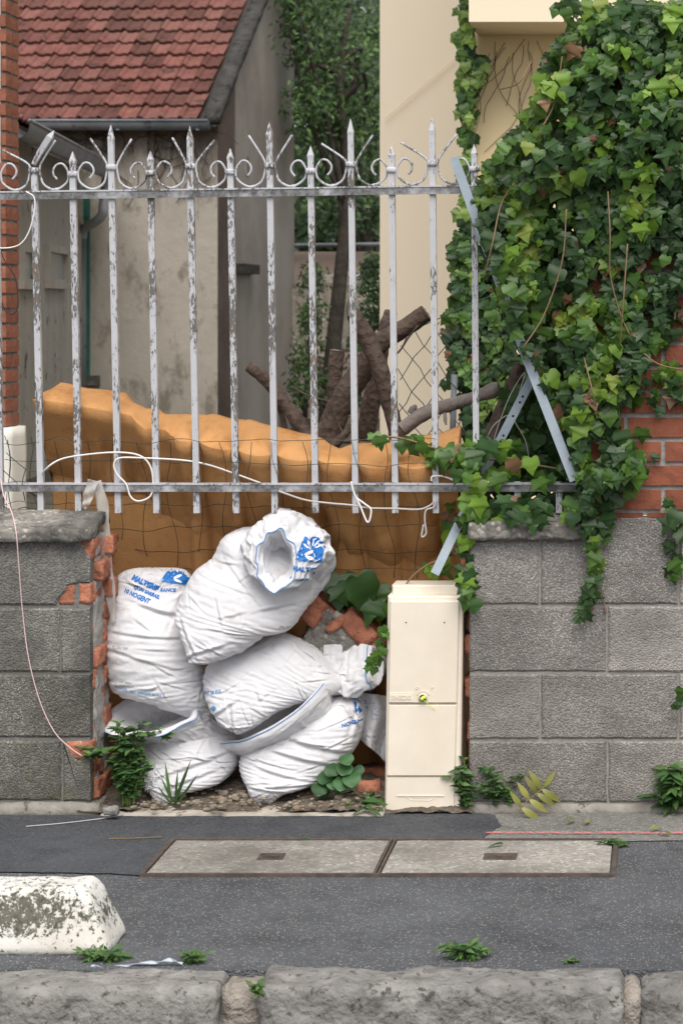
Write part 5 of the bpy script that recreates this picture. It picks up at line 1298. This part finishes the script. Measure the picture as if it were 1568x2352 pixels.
while k_ < 420:
    u = random.uniform(1100, 1345); v = random.uniform(120, 900)
    if inpoly(u-14, v, MASK): pl_.append(ivy_leaf(u, v, random.uniform(6.74, 6.92), random.uniform(.04, .065), -.3)); k_ += 1
for (u0, v0, ru, rv2, n_) in ((1470, 1040, 40, 60, 14), (1430, 1120, 50, 20, 10), (1545, 1170, 20, 20, 5), (1540, 700, 30, 60, 26), (1545, 870, 34, 50, 26), (1510, 760, 30, 60, 16), (1490, 900, 30, 60, 12)):
    for _ in range(n_): pl_.append(ivy_leaf(u0+random.gauss(0, ru*.5), v0+random.gauss(0, rv2*.5), WY-random.uniform(.01, .05)))
def strand(pts, n_, Y, s, w=10, light=None):
    sp_ = spline(pts, 10)
    for i in range(n_):
        q = sp_[min(len(sp_)-1, int(i/n_*len(sp_)))]; pl_.append(ivy_leaf(q[0]+random.uniform(-w, w), q[1]+random.uniform(-6, 6), Y-random.uniform(.01, .05), s*random.uniform(.7, 1.2)*(1-.35*i/n_), light))
    MB().sweep(vsp([P(u, v, Y-.008) for u, v in pts], 6), .0022, 5).build('stem', M['stem'], ivy, True)
strand([(1335, 1150), (1352, 1200), (1362, 1260), (1360, 1320), (1352, 1380), (1330, 1418)], 34, WY-.01, .052, 13)
strand([(1385, 1150), (1392, 1190), (1398, 1238)], 9, WY, .05, 10)
strand([(1370, 1300), (1380, 1350), (1390, 1410)], 3, WY, .014, 4)
strand([(1545, 1180), (1550, 1240), (1548, 1300), (1556, 1330)], 12, WY, .058, 12)
strand([(1568, 1580), (1556, 1610), (1540, 1632)], 4, WY-.01, .04, 8)
for pts in ([(1395, 440), (1400, 540), (1402, 640), (1440, 760), (1500, 830), (1568, 850)], [(1290, 130), (1275, 230), (1240, 300), (1215, 350)], [(1300, 480), (1290, 600), (1250, 720), (1200, 800)], [(1340, 820), (1360, 900), (1375, 960)], [(1440, 560), (1430, 700), (1420, 830)], [(1180, 420), (1150, 470), (1130, 560), (1110, 640)], [(1220, 140), (1190, 190), (1150, 205)]):
    MB().sweep(vsp([P(u, v, 6.50+random.uniform(-.06, .02)) for u, v in pts], 6), .0024, 5).build('stem', M['stem'], ivy, True)
for _ in range(110): pl_.append(ivy_leaf(random.uniform(1280, 1640), random.uniform(-2, 26), random.uniform(6.45, 6.8)))
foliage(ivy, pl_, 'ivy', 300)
# thick woody core that carries the curtain left of the pillar
cv2 = MB()
for pts in ([(1345, 1150), (1320, 950), (1270, 700), (1230, 450), (1260, 200), (1330, 80)], [(1350, 900), (1300, 650), (1200, 420), (1130, 400)], [(1350, 600), (1290, 380), (1250, 250)], [(1350, 1000), (1280, 800), (1200, 640), (1140, 520)]):
    cv2.sweep(vsp([P(u, v, 6.72) for u, v in pts], 6), .009, 6)
cv2.build('woody_stem', M['bark'], ivy, True)

# creeping ivy along the bottom rail and down beside the cabinet
pl_ = []; ivy2 = empty('ivy', 'ivy creeping along the bottom rail above the right coping', 'ivy', P(1150, 1190, 6.62), 'ivy growth'); ivy_keep = ivy; ivy = ivy2
def scatter(u0, u1, v0, v1, n_, Ya, Yb, smin, smax, light=None, tilt=None):
    for _ in range(n_): pl_.append(ivy_leaf(random.uniform(u0, u1), random.uniform(v0, v1), random.uniform(Ya, Yb), random.uniform(smin, smax), light))
scatter(1040, 1330, 1040, 1100, 14, 6.55, 6.62, .035, .06, None); scatter(1040, 1200, 1010, 1100, 24, 6.6, 6.76, .04, .075, None); scatter(1090, 1340, 1135, 1185, 32, 6.52, 6.66, .04, .065, None); scatter(1080, 1340, 1090, 1180, 40, 6.7, 6.8, .04, .07, -.1); scatter(1010, 1100, 1010, 1060, 16, 6.6, 6.7, .04, .07, 0)
scatter(1160, 1340, 880, 1110, 170, 6.85, 7.05, .04, .07, -.1)
for (u, v) in ((858, 996), (872, 1002), (925, 1010), (940, 1002), (960, 1000), (968, 1018), (985, 1020), (945, 1025), (1000, 1030), (1020, 1040), (990, 1050)): pl_.append(ivy_leaf(u, v, 6.66+random.uniform(-.03, .05), random.uniform(.04, .06), random.choice([0, .2, .5])))
strand([(1090, 1110), (1070, 1180), (1068, 1240), (1074, 1300), (1082, 1340)], 20, 6.62, .058, 14); strand([(1050, 1130), (1030, 1200), (1020, 1260), (1000, 1300), (980, 1300)], 12, 6.80, .06, 14); strand([(1060, 1310), (1072, 1350), (1076, 1385)], 9, 6.575, .062, 16)
MB().sweep(vsp([P(u, v, 6.68) for u, v in ((930, 1345), (950, 1320), (985, 1295), (1020, 1280), (1060, 1240))], 5), .003, 5).build('stem', M['stem'], ivy, True)
MB().sweep(vsp([P(u, v, 6.66) for u, v in ((850, 1003), (920, 1006), (1000, 1030), (1080, 1050), (1180, 1060), (1300, 1080))], 5), .0035, 5).build('stem', M['stem'], ivy, True)
foliage(ivy, pl_, 'ivy', 300)
# dark big leaved ivy behind the cabinet
pl_ = []; ivy = empty('ivy', 'large dark ivy leaves between the foam and the cabinet', 'ivy', P(830, 1500, 6.95), 'ivy growth')
for (u, v, s, l) in ((780, 1335, .12, -.3), (820, 1340, .13, -.3), (850, 1345, .09, .2), (868, 1360, .08, .2), (805, 1362, .08, -.3), (858, 1395, .08, -.3), (875, 1400, .07, .1), (770, 1360, .07, -.3)): pl_.append(ivy_leaf(u, v-14, random.uniform(6.82, 6.9), s, l))
strand([(880, 1440), (872, 1480), (862, 1510), (852, 1540)], 13, 6.64, .042, 12, .15)
scatter(765, 900, 1330, 1385, 18, 6.92, 7.02, .06, .09, -.3)
foliage(ivy, pl_, 'ivy', 300)
# ivy on the yellow house's corner and hedge behind the iron fence
def far_ivy(label, regs, n_, Y, smin, smax, maxo):
    o = empty('ivy', label, 'ivy', P(regs[0][0], 1000, Y), 'ivy growth'); pl2 = []
    for _ in range(n_):
        u0, u1, v0, v1 = random.choices(regs, [abs((r_[1]-r_[0])*(r_[3]-r_[2])) for r_ in regs])[0]
        u = random.uniform(u0, u1); v = random.uniform(v0, v1)
        edge_ = 14*noise.noise(Vector((v*.02, u0, 1)))
        if u < u0 + 12 + edge_ and random.random() < .7: continue
        lt = noise.noise(Vector((u*.02, v*.02, 7))) + random.uniform(-.4, .4) + (v < 600)*.25
        vi = (0 if lt < 0 else 1 if lt < .38 else 2)*2 + random.randrange(2)
        if random.random() < .06 and v > 550: vi = 6
        pl2.append((P(u, v, Y-random.uniform(0, .25)), Vector((random.gauss(0, .5), -.2, -1)), Vector((random.gauss(0, .4), -1, random.uniform(.1, 1))), random.uniform(smin, smax), vi))
    foliage(o, pl2, 'ivy_back', maxo); return o
o = far_ivy('narrow ivy strip climbing the corner of the yellow house', [(1050, 1082, -10, 300), (1054, 1080, 300, 460), (1070, 1112, 128, 200), (1084, 1108, 148, 190), (1078, 1092, 200, 330)], 520, 11.95, .035, .065, 60)
tw_ = MB()
for _ in range(12):
    u = random.uniform(1110, 1240); v = random.uniform(85, 130); pts = [P(u, v, 11.99)]; d = Vector((random.uniform(-.8, .2), 0, -1))
    for k in range(random.randrange(6, 16)): d += Vector((random.gauss(0, .25), 0, random.gauss(0, .15))); pts.append(pts[-1]+d.normalized()*.05)
    pts = [Vector((max(q_.x, hx(1086, 12)), q_.y, q_.z)) for q_ in pts]
    tw_.sweep(pts, .0015, 4)
tw_.build('bare_stems', M['wood_dark'], o)['kind'] = 'stuff'
far_ivy('mixed ivy hedge behind iron fence, left of the pillar', [(1045, 1130, 470, 640), (1030, 1150, 560, 760), (1022, 1170, 700, 880), (1060, 1230, 820, 1000), (1060, 1180, 540, 1000), (1085, 1330, 860, 1060)], 2300, 8.6, .028, .055, 200)
MB_ = MB(); 
# ---- weeds
def weed(label, base, n_st, hgt, spread, kind, leaf, seed, per=9, maxo=120, cat='weed', lean=(0, 0), name='weed'):
    rnd = random.Random(seed); o = empty(name, label, cat, base, 'weeds at the wall foot and kerb'); sm_ = MB(); pl2 = []
    for k in range(n_st):
        a = rnd.uniform(0, 2*math.pi); d = Vector((math.cos(a)*spread*rnd.uniform(.2, 1)+lean[0], -abs(math.sin(a))*spread*.35+lean[1], hgt*rnd.uniform(.35, 1)))
        b0 = Vector(base) + Vector((rnd.uniform(-.3, .3)*spread, rnd.uniform(-.15, .15)*spread, 0)); pts = [b0, b0 + Vector((d.x*.3, d.y*.3, d.z*.55)), b0 + d]
        sp_ = vsp(pts, 8); sm_.sweep(sp_, .0016, 5)
        for i in range(per):
            t = .25 + .75*i/(per-1); p = sp_[min(16, int(t*16))]
            for q in range(2 if i < per-1 else 4):
                th_ = rnd.uniform(0, 6.28); tip = Vector((math.cos(th_), math.sin(th_)*.8-.25, rnd.uniform(-.1, .55)))
                pl2.append((p, tip, Vector((rnd.gauss(0, .2), -.55, 1)), leaf*rnd.uniform(.6, 1.25), rnd.choice([0, 0, 1, 1, 2])))
    sm_.build('stem', M['stem_green'], o, True); foliage(o, pl2, kind, maxo); return o
weed('bushy green weed growing at the broken end of left wall', G(296, 1852, .02), 26, .26, .06, 'weed', .034, 1, 10, 300, lean=(0, 0))
weed('small weed sprig rooted in the wall beside the orange brick patch', P(212, 1745, 6.60), 5, .05, .045, 'weed', .03, 2, 6, 60)
weed('weed sprig poking out below the left sack', P(395, 1700, 6.64), 3, .07, .05, 'weed', .03, 12, 5, 40, lean=(-.03, -.02))
weed('low leafy weed spreading right of the cabinet foot', G(1150, 1862, 0), 30, .14, .11, 'weed', .030, 3, 8, 300)
weed('leafy weed sprig leaning against cabinet and right wall', G(1075, 1866, 0), 6, .17, .03, 'weed', .034, 4, 7, 80, lean=(-.025, -.01))
weed('spindly grey green weed at the far right wall foot', G(1545, 1868, 0), 12, .15, .05, 'long', .06, 5, 7, 120)
weed('largest green rosette weed behind the kerb, right of centre', G(1072, 2200, 0), 12, .035, .045, 'long', .036, 6, 4, 120)
weed('green weed tuft at the right foot of the parking block', G(262, 2204, 0), 8, .02, .032, 'long', .034, 7, 4, 80)
weed('small weed tuft left of parking block foot by kerb', G(225, 2205, 0), 7, .022, .035, 'long', .03, 17, 4, 60)
weed('weed tuft tangled with pale ribbon behind the kerb', G(445, 2209, 0), 8, .025, .035, 'long', .028, 8, 4, 80)
weed('tiny weed growing in the kerb mortar joint', P(592, 2285, 4.90), 4, .03, .012, 'weed', .022, 9, 4, 30)
weed('tiny clover tuft at the far edge of hatch', G(690, 1931, 0), 5, .012, .04, 'weed', .012, 10, 3, 30)
weed('small grass tuft at the right corner of hatch', G(1418, 1945, 0), 6, .02, .035, 'long', .025, 11, 4, 40)
weed('low green moss tuft behind the kerb at right', G(1305, 2210, 0), 8, .01, .035, 'weed', .012, 13, 3, 30)
o = empty('grass', 'tall thin grass blades in front of lower left sack', 'grass', G(402, 1850, .02))
foliage(o, [(G(402+random.uniform(-4, 4), 1850, .02), Vector((dx, -.15, 1)), Vector((dx*.5, -1, .2)), l_, 3) for dx, l_ in ((-.55, .10), (-.2, .14), (.05, .11), (.4, .15), (.75, .12), (-.9, .08))], 'blade', 20)
# round leaved plant
o = empty('round_leaved_plant', 'plant with round dark leaves beside the lower right sack', 'plant', G(775, 1835, .03)); pl2 = []; sm_ = MB()
for (u, v, s) in ((735, 1812, .05), (752, 1785, .052), (772, 1770, .05), (795, 1765, .05), (806, 1790, .055), (785, 1800, .05), (765, 1800, .042), (790, 1745, .045), (815, 1772, .045), (740, 1795, .04), (748, 1822, .036)):
    Y = 6.66 + random.uniform(-.04, .03); p = P(u, v, Y); pl2.append((p+Vector((0, 0, s*.3)), Vector((random.uniform(-.5, .5), -.6, -.5)), Vector((random.uniform(-.3, .3), -.7, .8)), s, random.randrange(3))); sm_.sweep([G(778, 1832, .03), p.lerp(G(778, 1832, .03), .5)+Vector((0, 0, .01)), p], .0018, 5)
sm_.build('stem', M['stem_green'], o); foliage(o, pl2, 'round', 40)
# heap of long leaves left of the cabinet foot
o = empty('leaf_clump', 'clump of long drooping leaves at the left foot of cabinet', 'plant', G(845, 1855, .02)); pl2 = []
for _ in range(26):
    u = random.uniform(808, 880); v = random.uniform(1815, 1850); pl2.append((G(u, v, .02+random.random()*.02), Vector((random.gauss(0, .8), -.5, random.uniform(-.25, .35))), Vector((random.gauss(0, .4), -.4, 1)), random.uniform(.05, .085), random.randrange(2)))
foliage(o, pl2, 'long', 60)
# yellowing compound leaf leaning on the right wall
o = empty('compound_leaf', 'yellow green compound leaf with paired leaflets by the right wall', 'leaf', G(1185, 1875, 0)); pl2 = []
ax = vsp([G(1180, 1878, .005), P(1205, 1845, 6.52), P(1232, 1822, 6.56), P(1248, 1808, 6.575)], 6); MB().sweep(ax, .0016, 5).build('stalk', M['stem'], o)
for i, t in enumerate((4, 8, 12, 16)):
    for s_ in (-1, 1):
        p = ax[t]; tip = Vector((.75*s_*.9 + .2, -.12, .75 if s_ < 0 else -.55)); pl2.append((p, tip, Vector((.1, -1, .35)), random.uniform(.058, .075), 0))
pl2.append((ax[-1], Vector((.5, 0, .7)), Vector((0, -1, .3)), .06, 0)); foliage(o, pl2, 'ail', 20)
# fallen leaves
for n_, (u, v, lab, k) in enumerate(((1318, 1880, 'curled fallen green leaf below the right wall', 'ail'), (1345, 1890, 'second fallen green leaf below the right wall', 'ail'), (1540, 1915, 'fallen leaf lying on the pink line at right', 'ail'), (1155, 1937, 'small fallen leaf at hatch back edge', 'long'), (1490, 1905, 'tiny brown green leaf above the pink line', 'ail'))):
    me = LV[k][0][0]; o = bpy.data.objects.new('fallen_leaf', me); C.objects.link(o); a = random.uniform(0, 6); o.matrix_world = lmat(G(u, v, .014), Vector((math.cos(a), math.sin(a), .1)), Vector((.1, -.2, 1)), .05); tag(o, lab, 'leaf', 'fallen leaves')
for n_, (pts, lab) in enumerate((([(60, 1898), (150, 1890), (260, 1876), (310, 1862)], 'long dry straw stalk on asphalt below the left wall'), ([(250, 1926), (310, 1925), (372, 1922)], 'short brown twig on dark asphalt'))):
    tag(MB().sweep(vsp([G(u, v, .008) for u, v in pts], 5), .0015, 5).build('straw', M['greycord'] if n_ == 0 else M['stem']), lab, 'straw')
